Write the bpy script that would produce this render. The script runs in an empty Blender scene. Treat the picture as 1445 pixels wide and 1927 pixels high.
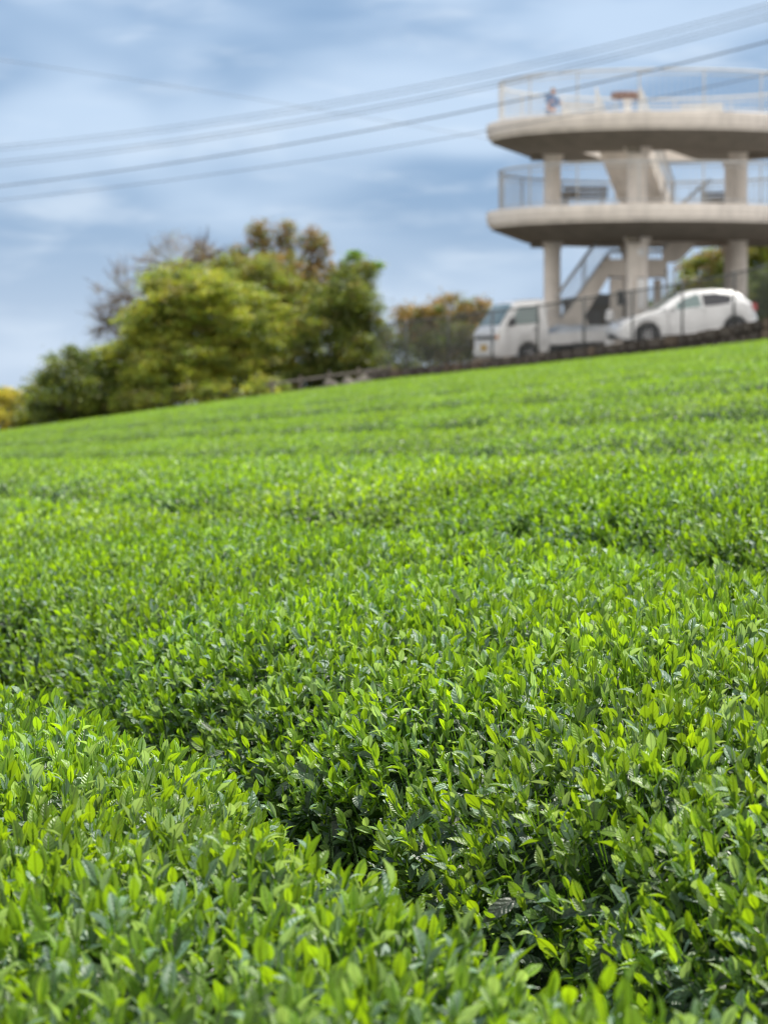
import bpy, bmesh, math, random
import numpy as np
from mathutils import Vector, Matrix, noise as mnoise
R = math.radians
S = bpy.context.scene
COL = S.collection
rng = np.random.default_rng(7)
random.seed(7)

# ---------------------------------------------------------------- camera
F = 6000.0                      # focal length in pixels of the 1445 px wide photograph
PITCH = math.atan((730 - 963.5) / F)      # looking slightly down
cd = bpy.data.cameras.new('camera'); cam = bpy.data.objects.new('camera', cd); COL.objects.link(cam)
cd.sensor_fit = 'HORIZONTAL'; cd.sensor_width = 36; cd.lens = F / 1445 * 36
cd.clip_start = 0.1; cd.clip_end = 6000
cam.rotation_euler = (math.pi / 2 + PITCH, 0, 0)
cd.dof.use_dof = True; cd.dof.focus_distance = 4.6; cd.dof.aperture_fstop = 15.5; cd.dof.aperture_blades = 0
S.camera = cam

# ---------------------------------------------------------------- sky and sun
SUN_EL, SUN_AZ = 60.0, 38.0     # azimuth measured from +Y (view direction), negative = left
w = bpy.data.worlds.new('World'); S.world = w; w.use_nodes = True
nt = w.node_tree; N = nt.nodes; L = nt.links; N.clear()
out = N.new('ShaderNodeOutputWorld'); bg = N.new('ShaderNodeBackground'); bg.inputs['Strength'].default_value = 0.10
sky = N.new('ShaderNodeTexSky'); sky.sky_type = 'NISHITA'; sky.sun_disc = False
sky.sun_elevation = R(SUN_EL); sky.sun_rotation = R(SUN_AZ); sky.air_density = 1.0; sky.dust_density = 0.6; sky.ozone_density = 1.6
tc = N.new('ShaderNodeTexCoord')
def skynoise(scale, detail, rough, loc, zs, dist=0.0):
    mp = N.new('ShaderNodeMapping'); mp.inputs['Scale'].default_value = (1, 1, zs); mp.inputs['Location'].default_value = loc
    n = N.new('ShaderNodeTexNoise'); n.inputs['Scale'].default_value = scale; n.inputs['Detail'].default_value = detail
    n.inputs['Roughness'].default_value = rough; n.inputs['Distortion'].default_value = dist
    L.new(tc.outputs['Generated'], mp.inputs[0]); L.new(mp.outputs[0], n.inputs[0]); return n
def ramp(src, a, b, v0=0.0, v1=1.0):
    m = N.new('ShaderNodeMapRange'); m.interpolation_type = 'SMOOTHSTEP'
    m.inputs['From Min'].default_value = a; m.inputs['From Max'].default_value = b
    m.inputs['To Min'].default_value = v0; m.inputs['To Max'].default_value = v1
    L.new(src, m.inputs['Value']); return m.outputs[0]
def mixc(fac, a, b):
    m = N.new('ShaderNodeMix'); m.data_type = 'RGBA'
    if isinstance(fac, float): m.inputs[0].default_value = fac
    else: L.new(fac, m.inputs[0])
    for s, v in ((m.inputs[6], a), (m.inputs[7], b)):
        if isinstance(v, tuple): s.default_value = v
        else: L.new(v, s)
    return m.outputs[2]
K = 1.0
big = skynoise(10.5, 2.5, 0.45, (12.3, 3.3, 8.8), 2.6, 0.3)
fine = skynoise(26, 3, 0.5, (1.7, 2.2, 0.6), 3.4, 0.2)
cloudc = mixc(ramp(big.outputs[0], 0.36, 0.66), (1.65, 2.65, 4.2, 1), (3.7, 4.7, 6.1, 1))
cloudc = mixc(ramp(fine.outputs[0], 0.46, 0.80, 0.0, 0.5), cloudc, (5.4, 6.1, 7.0, 1))
sx = N.new('ShaderNodeSeparateXYZ'); L.new(tc.outputs['Generated'], sx.inputs[0])
hor = ramp(sx.outputs[2], -0.005, 0.07, 0.7, 0.0)
cloudc = mixc(hor, cloudc, (4.3, 5.2, 6.4, 1))
back = ramp(sx.outputs[1], -0.55, 0.5, 1.0, 0.0)
cloud_fill = mixc(back, cloudc, (10.2, 9.7, 9.1, 1))      # unseen sky behind the camera, brightened as added fill light
col = mixc(0.92, sky.outputs[0], cloud_fill)
L.new(col, bg.inputs[0]); L.new(bg.outputs[0], out.inputs[0])

sd = bpy.data.lights.new('sun', 'SUN'); sun = bpy.data.objects.new('sun', sd); COL.objects.link(sun)
sd.energy = 5.0; sd.angle = R(0.6); sd.color = (1.0, 0.95, 0.86)
az, el = R(SUN_AZ), R(SUN_EL)
sdir = Vector((math.sin(az) * math.cos(el), math.cos(az) * math.cos(el), math.sin(el)))
sun.rotation_euler = sdir.to_track_quat('Z', 'Y').to_euler()
S.view_settings.view_transform = 'Standard'; S.view_settings.look = 'None'
S.view_settings.exposure = 0.60; S.view_settings.gamma = 1.0
S.cycles.max_bounces = 8; S.cycles.diffuse_bounces = 3; S.cycles.glossy_bounces = 3
S.cycles.transmission_bounces = 6; S.cycles.transparent_max_bounces = 8
S.cycles.sample_clamp_indirect = 6; S.cycles.filter_width = 1.1

def P(px, py, Y):
    """the point at depth Y seen at pixel (px, py) of the photograph"""
    dx, dy = (px - 722.5) / F, (963.5 - py) / F
    c, s = math.cos(PITCH), math.sin(PITCH)
    d = Vector((dx, c - s * dy, s + c * dy)); return d * (Y / d.y)

# ---------------------------------------------------------------- helpers
def mat(name, color=(0.5, 0.5, 0.5), rough=0.6, metal=0.0, spec=0.5, coat=0.0, var=0.0, scale=8.0, bump=0.0, bscale=60.0, trans=0.0):
    m = bpy.data.materials.new(name); m.use_nodes = True; t = m.node_tree
    b = t.nodes['Principled BSDF']
    b.inputs['Base Color'].default_value = (*color, 1); b.inputs['Roughness'].default_value = rough
    b.inputs['Metallic'].default_value = metal; b.inputs['Specular IOR Level'].default_value = spec
    b.inputs['Coat Weight'].default_value = coat; b.inputs['Transmission Weight'].default_value = trans
    if var or bump:
        co = t.nodes.new('ShaderNodeTexCoord')
    if var:
        n = t.nodes.new('ShaderNodeTexNoise'); n.inputs['Scale'].default_value = scale; n.inputs['Detail'].default_value = 6; n.inputs['Roughness'].default_value = 0.6
        r = t.nodes.new('ShaderNodeMapRange'); r.inputs['From Min'].default_value = 0.3; r.inputs['From Max'].default_value = 0.7
        r.inputs['To Min'].default_value = 1 - var; r.inputs['To Max'].default_value = 1 + var
        x = t.nodes.new('ShaderNodeMix'); x.data_type = 'RGBA'; x.blend_type = 'MULTIPLY'; x.inputs[0].default_value = 1; x.inputs[6].default_value = (*color, 1)
        t.links.new(co.outputs['Object'], n.inputs[0]); t.links.new(n.outputs[0], r.inputs[0]); t.links.new(r.outputs[0], x.inputs[7]); t.links.new(x.outputs[2], b.inputs['Base Color'])
    if bump:
        n = t.nodes.new('ShaderNodeTexNoise'); n.inputs['Scale'].default_value = bscale; n.inputs['Detail'].default_value = 5
        k = t.nodes.new('ShaderNodeBump'); k.inputs['Strength'].default_value = bump; k.inputs['Distance'].default_value = 0.02
        t.links.new(co.outputs['Object'], n.inputs[0]); t.links.new(n.outputs[0], k.inputs['Height']); t.links.new(k.outputs[0], b.inputs['Normal'])
    return m

def leafmat(name, rough, transl, tcol, veins=False, spec=0.5):
    """double sided leaf: per-leaf colour comes from the mesh, light shines through it"""
    m = bpy.data.materials.new(name); m.use_nodes = True; t = m.node_tree; n = t.nodes; l = t.links
    b = n['Principled BSDF']; o = n['Material Output']
    a = n.new('ShaderNodeAttribute'); a.attribute_name = 'Col'
    b.inputs['Roughness'].default_value = rough; b.inputs['Specular IOR Level'].default_value = spec
    basec = a.outputs['Color']
    if veins:
        uv = n.new('ShaderNodeUVMap'); uv.uv_map = 'UVMap'
        s = n.new('ShaderNodeSeparateXYZ'); l.new(uv.outputs[0], s.inputs[0])
        ab = n.new('ShaderNodeMath'); ab.operation = 'ABSOLUTE'
        sb = n.new('ShaderNodeMath'); sb.operation = 'SUBTRACT'; sb.inputs[1].default_value = 0.5
        l.new(s.outputs[0], sb.inputs[0]); l.new(sb.outputs[0], ab.inputs[0])
        mid = n.new('ShaderNodeMapRange'); mid.interpolation_type = 'SMOOTHSTEP'
        mid.inputs['From Min'].default_value = 0.03; mid.inputs['From Max'].default_value = 0.09
        l.new(ab.outputs[0], mid.inputs[0])
        # side veins: v - |u| stripes
        mu = n.new('ShaderNodeMath'); mu.operation = 'MULTIPLY_ADD'; mu.inputs[1].default_value = -0.55; l.new(ab.outputs[0], mu.inputs[0]); l.new(s.outputs[1], mu.inputs[2])
        sc = n.new('ShaderNodeMath'); sc.operation = 'MULTIPLY'; sc.inputs[1].default_value = 38.0; l.new(mu.outputs[0], sc.inputs[0])
        tco = n.new('ShaderNodeTexCoord'); no = n.new('ShaderNodeTexNoise'); no.inputs['Scale'].default_value = 90; no.inputs['Detail'].default_value = 2; l.new(tco.outputs['Object'], no.inputs[0])
        nm_ = n.new('ShaderNodeMath'); nm_.operation = 'MULTIPLY_ADD'; nm_.inputs[1].default_value = 7.0; l.new(no.outputs[0], nm_.inputs[0]); l.new(sc.outputs[0], nm_.inputs[2])
        si = n.new('ShaderNodeMath'); si.operation = 'SINE'; l.new(nm_.outputs[0], si.inputs[0])
        n2 = n.new('ShaderNodeMath'); n2.operation = 'MULTIPLY_ADD'; n2.inputs[1].default_value = 2.2; l.new(no.outputs[0], n2.inputs[0]); l.new(si.outputs[0], n2.inputs[2]); si = n2
        bl = n.new('ShaderNodeMath'); bl.operation = 'MULTIPLY'; l.new(si.outputs[0], bl.inputs[0]); l.new(mid.outputs[0], bl.inputs[1])
        mx = n.new('ShaderNodeMix'); mx.data_type = 'RGBA'; mx.blend_type = 'MULTIPLY'; mx.inputs[0].default_value = 1
        cr = n.new('ShaderNodeMapRange'); cr.inputs['To Min'].default_value = 0.62; cr.inputs['To Max'].default_value = 1.0; l.new(mid.outputs[0], cr.inputs[0])
        l.new(a.outputs['Color'], mx.inputs[6]); l.new(cr.outputs[0], mx.inputs[7]); basec = mx.outputs[2]
        bp = n.new('ShaderNodeBump'); bp.inputs['Strength'].default_value = 1.0; bp.inputs['Distance'].default_value = 0.0003
        l.new(bl.outputs[0], bp.inputs['Height']); l.new(bp.outputs[0], b.inputs['Normal'])
    l.new(basec, b.inputs['Base Color'])
    tr = n.new('ShaderNodeBsdfTranslucent')
    mt = n.new('ShaderNodeMix'); mt.data_type = 'RGBA'; mt.blend_type = 'MULTIPLY'; mt.inputs[0].default_value = 1
    mt.inputs[7].default_value = (*tcol, 1); l.new(basec, mt.inputs[6]); l.new(mt.outputs[2], tr.inputs[0])
    ad = n.new('ShaderNodeMixShader'); ad.inputs[0].default_value = transl
    l.new(b.outputs[0], ad.inputs[1]); l.new(tr.outputs[0], ad.inputs[2]); l.new(ad.outputs[0], o.inputs[0])
    return m

M = {}
M['tealeaf'] = leafmat('tea leaf', 0.44, 0.42, (2.1, 1.75, 0.55), veins=True, spec=0.65)
M['tealeaf_far'] = leafmat('tea leaf far', 0.45, 0.42, (2.1, 1.75, 0.55), spec=0.65)
M['treeleaf'] = leafmat('tree leaf', 0.5, 0.42, (1.7, 1.6, 0.7), spec=0.35)
M['soil'] = mat('soil', (0.075, 0.055, 0.038), 0.95, var=0.5, scale=3, bump=0.6, bscale=25)
M['asphalt'] = mat('asphalt', (0.11, 0.11, 0.11), 0.9, var=0.25, scale=1.2, bump=0.3, bscale=120)
M['branch'] = mat('tea branch', (0.06, 0.045, 0.03), 0.8, var=0.4, scale=40)
M['teastem'] = mat('tea stem', (0.16, 0.24, 0.05), 0.5, var=0.2, scale=40)
M['bark'] = mat('bark', (0.10, 0.08, 0.065), 0.9, var=0.4, scale=6, bump=0.5, bscale=30)
def concrete_mat(name, c):
    m = mat(name, c, 0.85, var=0.10, scale=1.6, bump=0.25, bscale=35); t = m.node_tree
    b = t.nodes['Principled BSDF']; src = b.inputs['Base Color'].links[0].from_socket
    co = t.nodes.new('ShaderNodeTexCoord'); mp = t.nodes.new('ShaderNodeMapping'); mp.inputs['Scale'].default_value = (2.2, 2.2, 0.35)
    n = t.nodes.new('ShaderNodeTexNoise'); n.inputs['Scale'].default_value = 1.6; n.inputs['Detail'].default_value = 7
    r = t.nodes.new('ShaderNodeMapRange'); r.inputs['From Min'].default_value = 0.42; r.inputs['From Max'].default_value = 0.72; r.inputs['To Min'].default_value = 1; r.inputs['To Max'].default_value = 0.82
    x = t.nodes.new('ShaderNodeMix'); x.data_type = 'RGBA'; x.blend_type = 'MULTIPLY'; x.inputs[0].default_value = 1
    t.links.new(co.outputs['Object'], mp.inputs[0]); t.links.new(mp.outputs[0], n.inputs[0]); t.links.new(n.outputs[0], r.inputs[0])
    t.links.new(src, x.inputs[6]); t.links.new(r.outputs[0], x.inputs[7]); t.links.new(x.outputs[2], b.inputs['Base Color'])
    return m
M['concrete'] = concrete_mat('concrete', (0.80, 0.745, 0.685))
M['concrete_shade'] = concrete_mat('shaded concrete', (0.22, 0.195, 0.16))  # darker copy of the concrete, deck underside shade painted into its colour
M['railpaint'] = mat('rail paint', (0.50, 0.51, 0.51), 0.75, metal=0.0, spec=0.25, var=0.08, scale=4)
M['white'] = mat('white paint', (0.88, 0.89, 0.90), 0.28, coat=0.8, var=0.02, scale=3)
M['whitematt'] = mat('white enamel', (0.74, 0.75, 0.76), 0.5, var=0.05, scale=3)
M['glass'] = mat('car glass', (0.16, 0.24, 0.24), 0.06, spec=1.0, coat=0.5)
M['glass_dark'] = mat('privacy glass', (0.025, 0.025, 0.035), 0.08, spec=0.8)
M['rubber'] = mat('rubber', (0.022, 0.022, 0.024), 0.8, var=0.2, scale=12)
M['plastic'] = mat('black plastic', (0.03, 0.03, 0.032), 0.55)
M['rim'] = mat('wheel metal', (0.5, 0.5, 0.51), 0.35, metal=0.7)
M['chrome'] = mat('lamp reflector', (0.6, 0.62, 0.65), 0.15, metal=0.6, coat=1.0)
M['redlamp'] = mat('tail lamp', (0.45, 0.03, 0.03), 0.2, coat=1.0)
M['amber'] = mat('indicator', (0.7, 0.28, 0.04), 0.25, coat=1.0)
M['plate'] = mat('yellow plate', (0.62, 0.40, 0.06), 0.5, var=0.05, scale=20)
M['wire'] = mat('fence wire', (0.09, 0.095, 0.095), 0.6, metal=0.2, var=0.2, scale=6)
M['cable'] = mat('cable sheath', (0.10, 0.105, 0.12), 0.6)
M['benchpaint'] = mat('worn bench paint', (0.50, 0.50, 0.49), 0.85, spec=0.2, var=0.1, scale=6)
M['tabletop'] = mat('red brown board', (0.15, 0.08, 0.062), 0.6, var=0.15, scale=8)
M['greybox'] = mat('grey steel', (0.16, 0.16, 0.17), 0.5, var=0.1)
M['woodgrey'] = mat('weathered wood', (0.17, 0.15, 0.13), 0.8, var=0.3, scale=9)
M['skin'] = mat('skin', (0.50, 0.30, 0.22), 0.55)
M['hair'] = mat('hair', (0.015, 0.012, 0.01), 0.5)
M['blue'] = mat('blue cloth', (0.07, 0.15, 0.30), 0.8, var=0.15, scale=20)
M['navy'] = mat('navy cloth', (0.03, 0.04, 0.08), 0.85, var=0.15, scale=20)
def stone_mat():
    m = mat('wall stone', (0.12, 0.10, 0.085), 0.9, bump=0.6, bscale=20); t = m.node_tree; b = t.nodes['Principled BSDF']
    a = t.nodes.new('ShaderNodeAttribute'); a.attribute_name = 'Col'; t.links.new(a.outputs['Color'], b.inputs['Base Color']); return m
M['stone'] = stone_mat()

def link(name, me, m, parent=None, smooth=False):
    o = bpy.data.objects.new(name, me); COL.objects.link(o)
    for mm in (m if isinstance(m, (list, tuple)) else [m]): me.materials.append(mm)
    if smooth: me.polygons.foreach_set('use_smooth', np.ones(len(me.polygons), bool))
    if parent is not None: o.parent = parent
    return o
def tag(o, label=None, cat=None, group=None, kind=None):
    if label: o['label'] = label
    if cat: o['category'] = cat
    if group: o['group'] = group
    if kind: o['kind'] = kind
    return o
def empty(name, loc, rot=(0, 0, 0), **k):
    o = bpy.data.objects.new(name, None); COL.objects.link(o); o.location = loc; o.rotation_euler = rot
    o.empty_display_size = 0.3; return tag(o, **k)
def npmesh(name, V, Fq, col=None, uv=None):
    """V (n,3), Fq (m,4) or (m,3) arrays; col per vertex; uv per vertex"""
    me = bpy.data.meshes.new(name); V = np.ascontiguousarray(V, np.float32); Fq = np.ascontiguousarray(Fq, np.int32)
    k = Fq.shape[1]; me.vertices.add(len(V)); me.vertices.foreach_set('co', V.ravel())
    me.loops.add(Fq.size); me.loops.foreach_set('vertex_index', Fq.ravel())
    me.polygons.add(len(Fq)); me.polygons.foreach_set('loop_start', np.arange(0, Fq.size, k, dtype=np.int32))
    me.update(calc_edges=True)
    if col is not None:
        a = me.color_attributes.new('Col', 'FLOAT_COLOR', 'POINT')
        c = np.ones((len(V), 4), np.float32); c[:, :3] = col; a.data.foreach_set('color', c.ravel())
    if uv is not None:
        u = me.uv_layers.new(name='UVMap'); u.data.foreach_set('uv', np.ascontiguousarray(uv[Fq.ravel()], np.float32).ravel())
    return me

class MB:
    """collects simple shaped pieces into one mesh"""
    def __init__(s): s.v = []; s.f = []
    def add(s, vs, fs):
        n = len(s.v); s.v += [tuple(v) for v in vs]; s.f += [tuple(i + n for i in f) for f in fs]; return s
    def box(s, c, size, rotz=0.0, bev=0.0):
        bm = bmesh.new(); bmesh.ops.create_cube(bm, size=1)
        for v in bm.verts: v.co = Vector((v.co.x * size[0], v.co.y * size[1], v.co.z * size[2]))
        if bev: bmesh.ops.bevel(bm, geom=list(bm.edges), offset=bev, segments=2, affect='EDGES')
        m = Matrix.Translation(c) @ Matrix.Rotation(rotz, 4, 'Z'); bm.transform(m); bm.verts.index_update()
        s.add([v.co for v in bm.verts], [[v.index for v in f.verts] for f in bm.faces]); bm.free(); return s
    def tube(s, pts, r, n=6, caps=True):
        pts = [Vector(p) for p in pts]; rr = r if isinstance(r, (list, tuple)) else [r] * len(pts)
        rings = []; base = len(s.v); up = Vector((0.03, 0.05, 1)).normalized()
        for i, p in enumerate(pts):
            d = (pts[min(i + 1, len(pts) - 1)] - pts[max(i - 1, 0)]).normalized()
            a = d.cross(up)
            if a.length < 0.05: a = d.cross(Vector((1, 0, 0)))
            a.normalize(); b = d.cross(a)
            for k in range(n):
                t = 2 * math.pi * k / n; s.v.append(tuple(p + (a * math.cos(t) + b * math.sin(t)) * rr[i]))
        for i in range(len(pts) - 1):
            for k in range(n):
                k2 = (k + 1) % n; s.f.append((base + i * n + k, base + i * n + k2, base + (i + 1) * n + k2, base + (i + 1) * n + k))
        if caps:
            s.f.append(tuple(base + k for k in range(n))[::-1]); s.f.append(tuple(base + (len(pts) - 1) * n + k for k in range(n)))
        return s
    def lathe(s, prof, n=64, c=(0, 0, 0)):
        base = len(s.v); m = len(prof)
        for k in range(n):
            t = 2 * math.pi * k / n
            for r, z in prof: s.v.append((c[0] + r * math.cos(t), c[1] + r * math.sin(t), c[2] + z))
        for k in range(n):
            k2 = (k + 1) % n
            for i in range(m - 1): s.f.append((base + k * m + i, base + k2 * m + i, base + k2 * m + i + 1, base + k * m + i + 1))
        if prof[0][0] > 0: s.f.append(tuple(base + k * m for k in range(n))[::-1])
        if prof[-1][0] > 0: s.f.append(tuple(base + k * m + m - 1 for k in range(n)))
        return s
    def prism(s, poly, a0, a1, axis='y'):
        """poly of (x,z) pushed from y=a0 to y=a1"""
        n = len(poly); f = (lambda p, a: (p[0], a, p[1])) if axis == 'y' else (lambda p, a: (a, p[0], p[1]))
        vs = [f(p, a0) for p in poly] + [f(p, a1) for p in poly]
        fs = [tuple(range(n)), tuple(range(2 * n - 1, n - 1, -1))] + [(i, i + n, (i + 1) % n + n, (i + 1) % n) for i in range(n)]
        return s.add(vs, fs)
    def mesh(s, name):
        me = bpy.data.meshes.new(name); me.from_pydata(s.v, [], s.f); me.update()
        bm = bmesh.new(); bm.from_mesh(me); bmesh.ops.recalc_face_normals(bm, faces=bm.faces); bm.to_mesh(me); bm.free(); return me
    def build(s, name, m, parent=None, smooth=False, angle=None):
        o = link(name, s.mesh(name), m, parent, smooth)
        if angle: o.data.set_sharp_from_angle(angle=R(angle))
        return o

# ---------------------------------------------------------------- land
SX, H0, SY = 0.12, 0.53, 0.011
FA, FB = Vector((8.7, 72.0)), Vector((-11.7, 97.0))          # line of the field edge / fence
FD = (FB - FA).normalized(); FN = Vector((-FD.y, FD.x))       # along, across
if FN.y < 0: FN = -FN
def side(X, Y): return (X - FA.x) * FN.x + (Y - FA.y) * FN.y   # >0: behind the fence
def along(X, Y): return (X - FA.x) * FD.x + (Y - FA.y) * FD.y
def sstep(t): t = np.clip(t, 0, 1); return t * t * (3 - 2 * t)
def tea_plane(X, Y):
    X = np.asarray(X, float); Y = np.asarray(Y, float)
    u = 0.9664 * X + 0.2571 * Y      # a shallow dip in the field behind the third gap
    dip = 0.17 * sstep((u - 4.15) / 0.45) * (1 - sstep((u - 5.4) / 6.0))
    return -dip - H0 + SX * X + SY * Y - (Y / 80.0) ** 2 * (0.17 + np.maximum(0, -X) * 0.015 + np.maximum(0, X) * 0.015)
def park(X, Y): return 1.13 + 0.085 * (X - 6.7) - 0.045 * np.maximum(Y - 84, 0)
def ground(X, Y):
    X = np.asarray(X, float); Y = np.asarray(Y, float)
    s = side(X, Y); a = along(X, Y)
    f = tea_plane(np.clip(X, -30, 30), np.clip(Y, -60, 120)) - 0.62
    pk = park(np.clip(X, -30, 24), np.clip(Y, 40, 118)) - 0.03
    onpark = sstep((13.5 - a) / 2.5)                                   # car park only on the right of the fence line
    b = np.where(s > 0, f * (1 - onpark) + pk * onpark, f)
    b = f + (b - f) * sstep((s - 0.15) / 0.25)
    fall = np.maximum(0, np.hypot(X * 0.8, Y - 40) - 78); 
    return b - 0.05 * fall + np.where(fall > 600, (fall - 600) * 0.045, 0)

def axis(vals): return np.unique(np.round(np.concatenate(vals), 3))
gx = axis([np.arange(-30, 31, 0.75), -np.geomspace(30, 2500, 22), np.geomspace(30, 2500, 22)])
gy = axis([np.arange(-6, 70, 2.0), np.arange(70, 112, 0.5), np.geomspace(112, 4000, 26), -np.geomspace(6, 600, 10)])
GX, GY = np.meshgrid(gx, gy); V = np.stack([GX, GY, ground(GX, GY)], -1).reshape(-1, 3)
nx, ny = len(gx), len(gy); I = np.arange(nx * ny).reshape(ny, nx)
Fq = np.stack([I[:-1, :-1], I[:-1, 1:], I[1:, 1:], I[1:, :-1]], -1).reshape(-1, 4)
tag(link('ground', npmesh('ground', V, Fq), M['soil'], smooth=True), kind='structure')
# car park sheet
gs = np.linspace(0.75, 26, 30); ga = np.linspace(-14, 11.0, 30); A_, S_ = np.meshgrid(ga, gs)
PX = FA.x + A_ * FD.x + S_ * FN.x; PY = FA.y + A_ * FD.y + S_ * FN.y
I = np.arange(900).reshape(30, 30); Fq = np.stack([I[:-1, :-1], I[:-1, 1:], I[1:, 1:], I[1:, :-1]], -1).reshape(-1, 4)
tag(link('car_park', npmesh('car_park', np.stack([PX, PY, park(PX, PY)], -1).reshape(-1, 3), Fq), M['asphalt']), kind='structure')

# ---------------------------------------------------------------- tea rows
TH = R(14.9); ROWD = np.array([-math.sin(TH), math.cos(TH)]); ROWN = np.array([math.cos(TH), math.sin(TH)])
PITCHR, U0 = 1.58, 1.05
def sines(X, Y, sc, seed):
    r = np.random.default_rng(seed); z = np.zeros_like(X)
    for k in range(7):
        a = r.uniform(0, 6.28); f = sc * r.uniform(0.5, 2.2); z = z + np.sin((X * math.cos(a) + Y * math.sin(a)) * f + r.uniform(0, 6.28)) / 7 ** 0.5
    return z
def rowcoord(X, Y):
    u = ROWN[0] * X + ROWN[1] * Y; t = ROWD[0] * X + ROWD[1] * Y
    u = u + 0.035 * np.sin(t * 2.1 + 1) + 0.02 * np.sin(t * 5.3) + 0.015 * np.sin(t * 11.7 + 2)
    q = (u - U0) / PITCHR; r = np.floor(q).astype(int); s = (q - r) * PITCHR
    return r, np.minimum(s, PITCHR - s), s
GAP = 0.085
def top(X, Y):
    r, e, s = rowcoord(X, Y)
    z = tea_plane(X, Y)
    z = z - 0.075 * (1 - np.clip(e / 0.7, 0, 1)) ** 2 - 0.12 * (1 - np.clip((e - GAP) / 0.20, 0, 1)) ** 2
    z = z + 0.011 * sines(X, Y, 4.0, 3) + 0.008 * sines(X, Y, 13.0, 4)
    return z

def leaf_template(L_, W_, curl, fold, nst=6, ncr=3, twist=0.0):
    st = {6: ([0, .15, .38, .62, .85, 1.0], [.05, .62, .98, .92, .5, .03]), 4: ([0, .3, .7, 1.0], [.08, .9, .8, .04]), 3: ([0, .45, 1.0], [.12, 1, .06])}[nst]
    vs, uv = [], []
    ang = 0.0; y = z = 0.0; pt = 0
    for t, wd in zip(*st):
        dt = t - pt; pt = t; ang = curl * t; y += dt * L_ * math.cos(ang); z += dt * L_ * math.sin(ang) * -1
        for c in range(ncr):
            x = (c / (ncr - 1) - .5) * 2
            wob = 0.0 if ncr < 3 else 0.05 * W_ * math.sin(t * 14 + c * 2)
            xx = x * wd * W_ / 2 * math.cos(fold); zz = abs(x) * wd * W_ / 2 * math.sin(fold) + wob * abs(x)
            vs.append((xx, y, z + zz)); uv.append((x * .5 * wd + .5, t))
    F_ = [(i * ncr + c, i * ncr + c + 1, (i + 1) * ncr + c + 1, (i + 1) * ncr + c) for i in range(nst - 1) for c in range(ncr - 1)]
    return np.array(vs), np.array(F_), np.array(uv)

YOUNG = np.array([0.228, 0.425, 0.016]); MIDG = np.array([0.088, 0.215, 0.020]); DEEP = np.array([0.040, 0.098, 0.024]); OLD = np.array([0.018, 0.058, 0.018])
def rotm(az, el, roll):
    """leaf +Y points outward at elevation el, azimuth az"""
    return np.array((Matrix.Rotation(az, 3, 'Z') @ Matrix.Rotation(el, 3, 'X') @ Matrix.Rotation(roll, 3, 'Y')))
def make_shoot(r, lod):
    Vs, Fs, Us, Cs = [], [], [], []; n = 0
    hh = r.uniform(.032, .062); nl = {0: r.integers(4, 6), 1: 3, 2: 2}[lod]; az0 = r.uniform(0, 6.28)
    young = r.uniform(0, 1)
    for k in range(nl + (1 if lod == 0 else 0)):
        f = k / max(nl - 1, 1)                       # 0 bottom leaf, 1 top leaf
        bud = k == nl
        Lf = (r.uniform(.026, .039) if not bud else .020) * (1.0 - .25 * max(0, f - .3)) * (1.15 if lod == 1 else 1.0 if lod == 2 else 1)
        W_ = Lf * (r.uniform(.44, .54) if not bud else .18) * (1.0 if lod < 2 else 1.1)
        el = R(r.uniform(20, 60)) * (1 - f) + R(r.uniform(58, 86)) * f
        if bud: el = R(r.uniform(75, 88))
        v, fc, uv = leaf_template(Lf, W_, r.uniform(-.6, 1.3), r.uniform(.15, .75) if not bud else 1.1, {0: 6 if not bud else 3, 1: 4, 2: 3}[lod], 3 if lod < 2 else 2)
        az = az0 + k * 2.4 + r.uniform(-.3, .3)
        v = v @ rotm(az, el, r.uniform(-.5, .5)).T
        base = np.array([0, 0, hh * (0.15 + 0.85 * min(f, 1)) - .02]); v = v + base
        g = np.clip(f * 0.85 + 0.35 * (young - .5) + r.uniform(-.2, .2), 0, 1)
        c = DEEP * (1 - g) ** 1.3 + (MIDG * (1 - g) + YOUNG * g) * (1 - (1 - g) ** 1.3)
        if not bud and r.uniform() < (.32 if lod == 0 else .16): c = c * .35 + np.array([0.185, 0.32, 0.26]) * .68     # paler leaf, glossy sky sheen put into its colour
        c = c * r.uniform(.8, 1.15)
        Vs.append(v); Fs.append(fc + n); Us.append(uv); Cs.append(np.tile(c, (len(v), 1))); n += len(v)
    if lod == 0:      # stem
        w_ = .0011
        v = np.array([(-w_, 0, -.05), (w_, 0, -.05), (w_ * .7, 0, hh), (-w_ * .7, 0, hh), (0, -w_, -.05), (0, w_, -.05), (0, w_ * .7, hh), (0, -w_ * .7, hh)])
        Vs.append(v); Fs.append(np.array([(0, 1, 2, 3), (4, 5, 6, 7)]) + n); Us.append(np.full((8, 2), (.3, .5))); Cs.append(np.tile(MIDG * 1.1, (8, 1))); n += 8
    return np.concatenate(Vs), np.concatenate(Fs), np.concatenate(Us), np.concatenate(Cs)
def make_old(r, lod):
    L_ = r.uniform(.036, .055); v, f, uv = leaf_template(L_, L_ * r.uniform(.38, .46), r.uniform(-.2, .7), r.uniform(.05, .4), 6 if lod == 0 else 3, 3)
    v = v @ rotm(r.uniform(0, 6.28), R(r.uniform(-25, 40)), r.uniform(-.5, .5)).T
    c = (OLD * .5 + DEEP * .5) * r.uniform(.6, 1.15); return v, f, uv, np.tile(c, (len(v), 1))
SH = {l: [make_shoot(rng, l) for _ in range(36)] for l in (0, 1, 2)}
OL = {l: [make_old(rng, l) for _ in range(24)] for l in (0, 1)}

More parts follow.
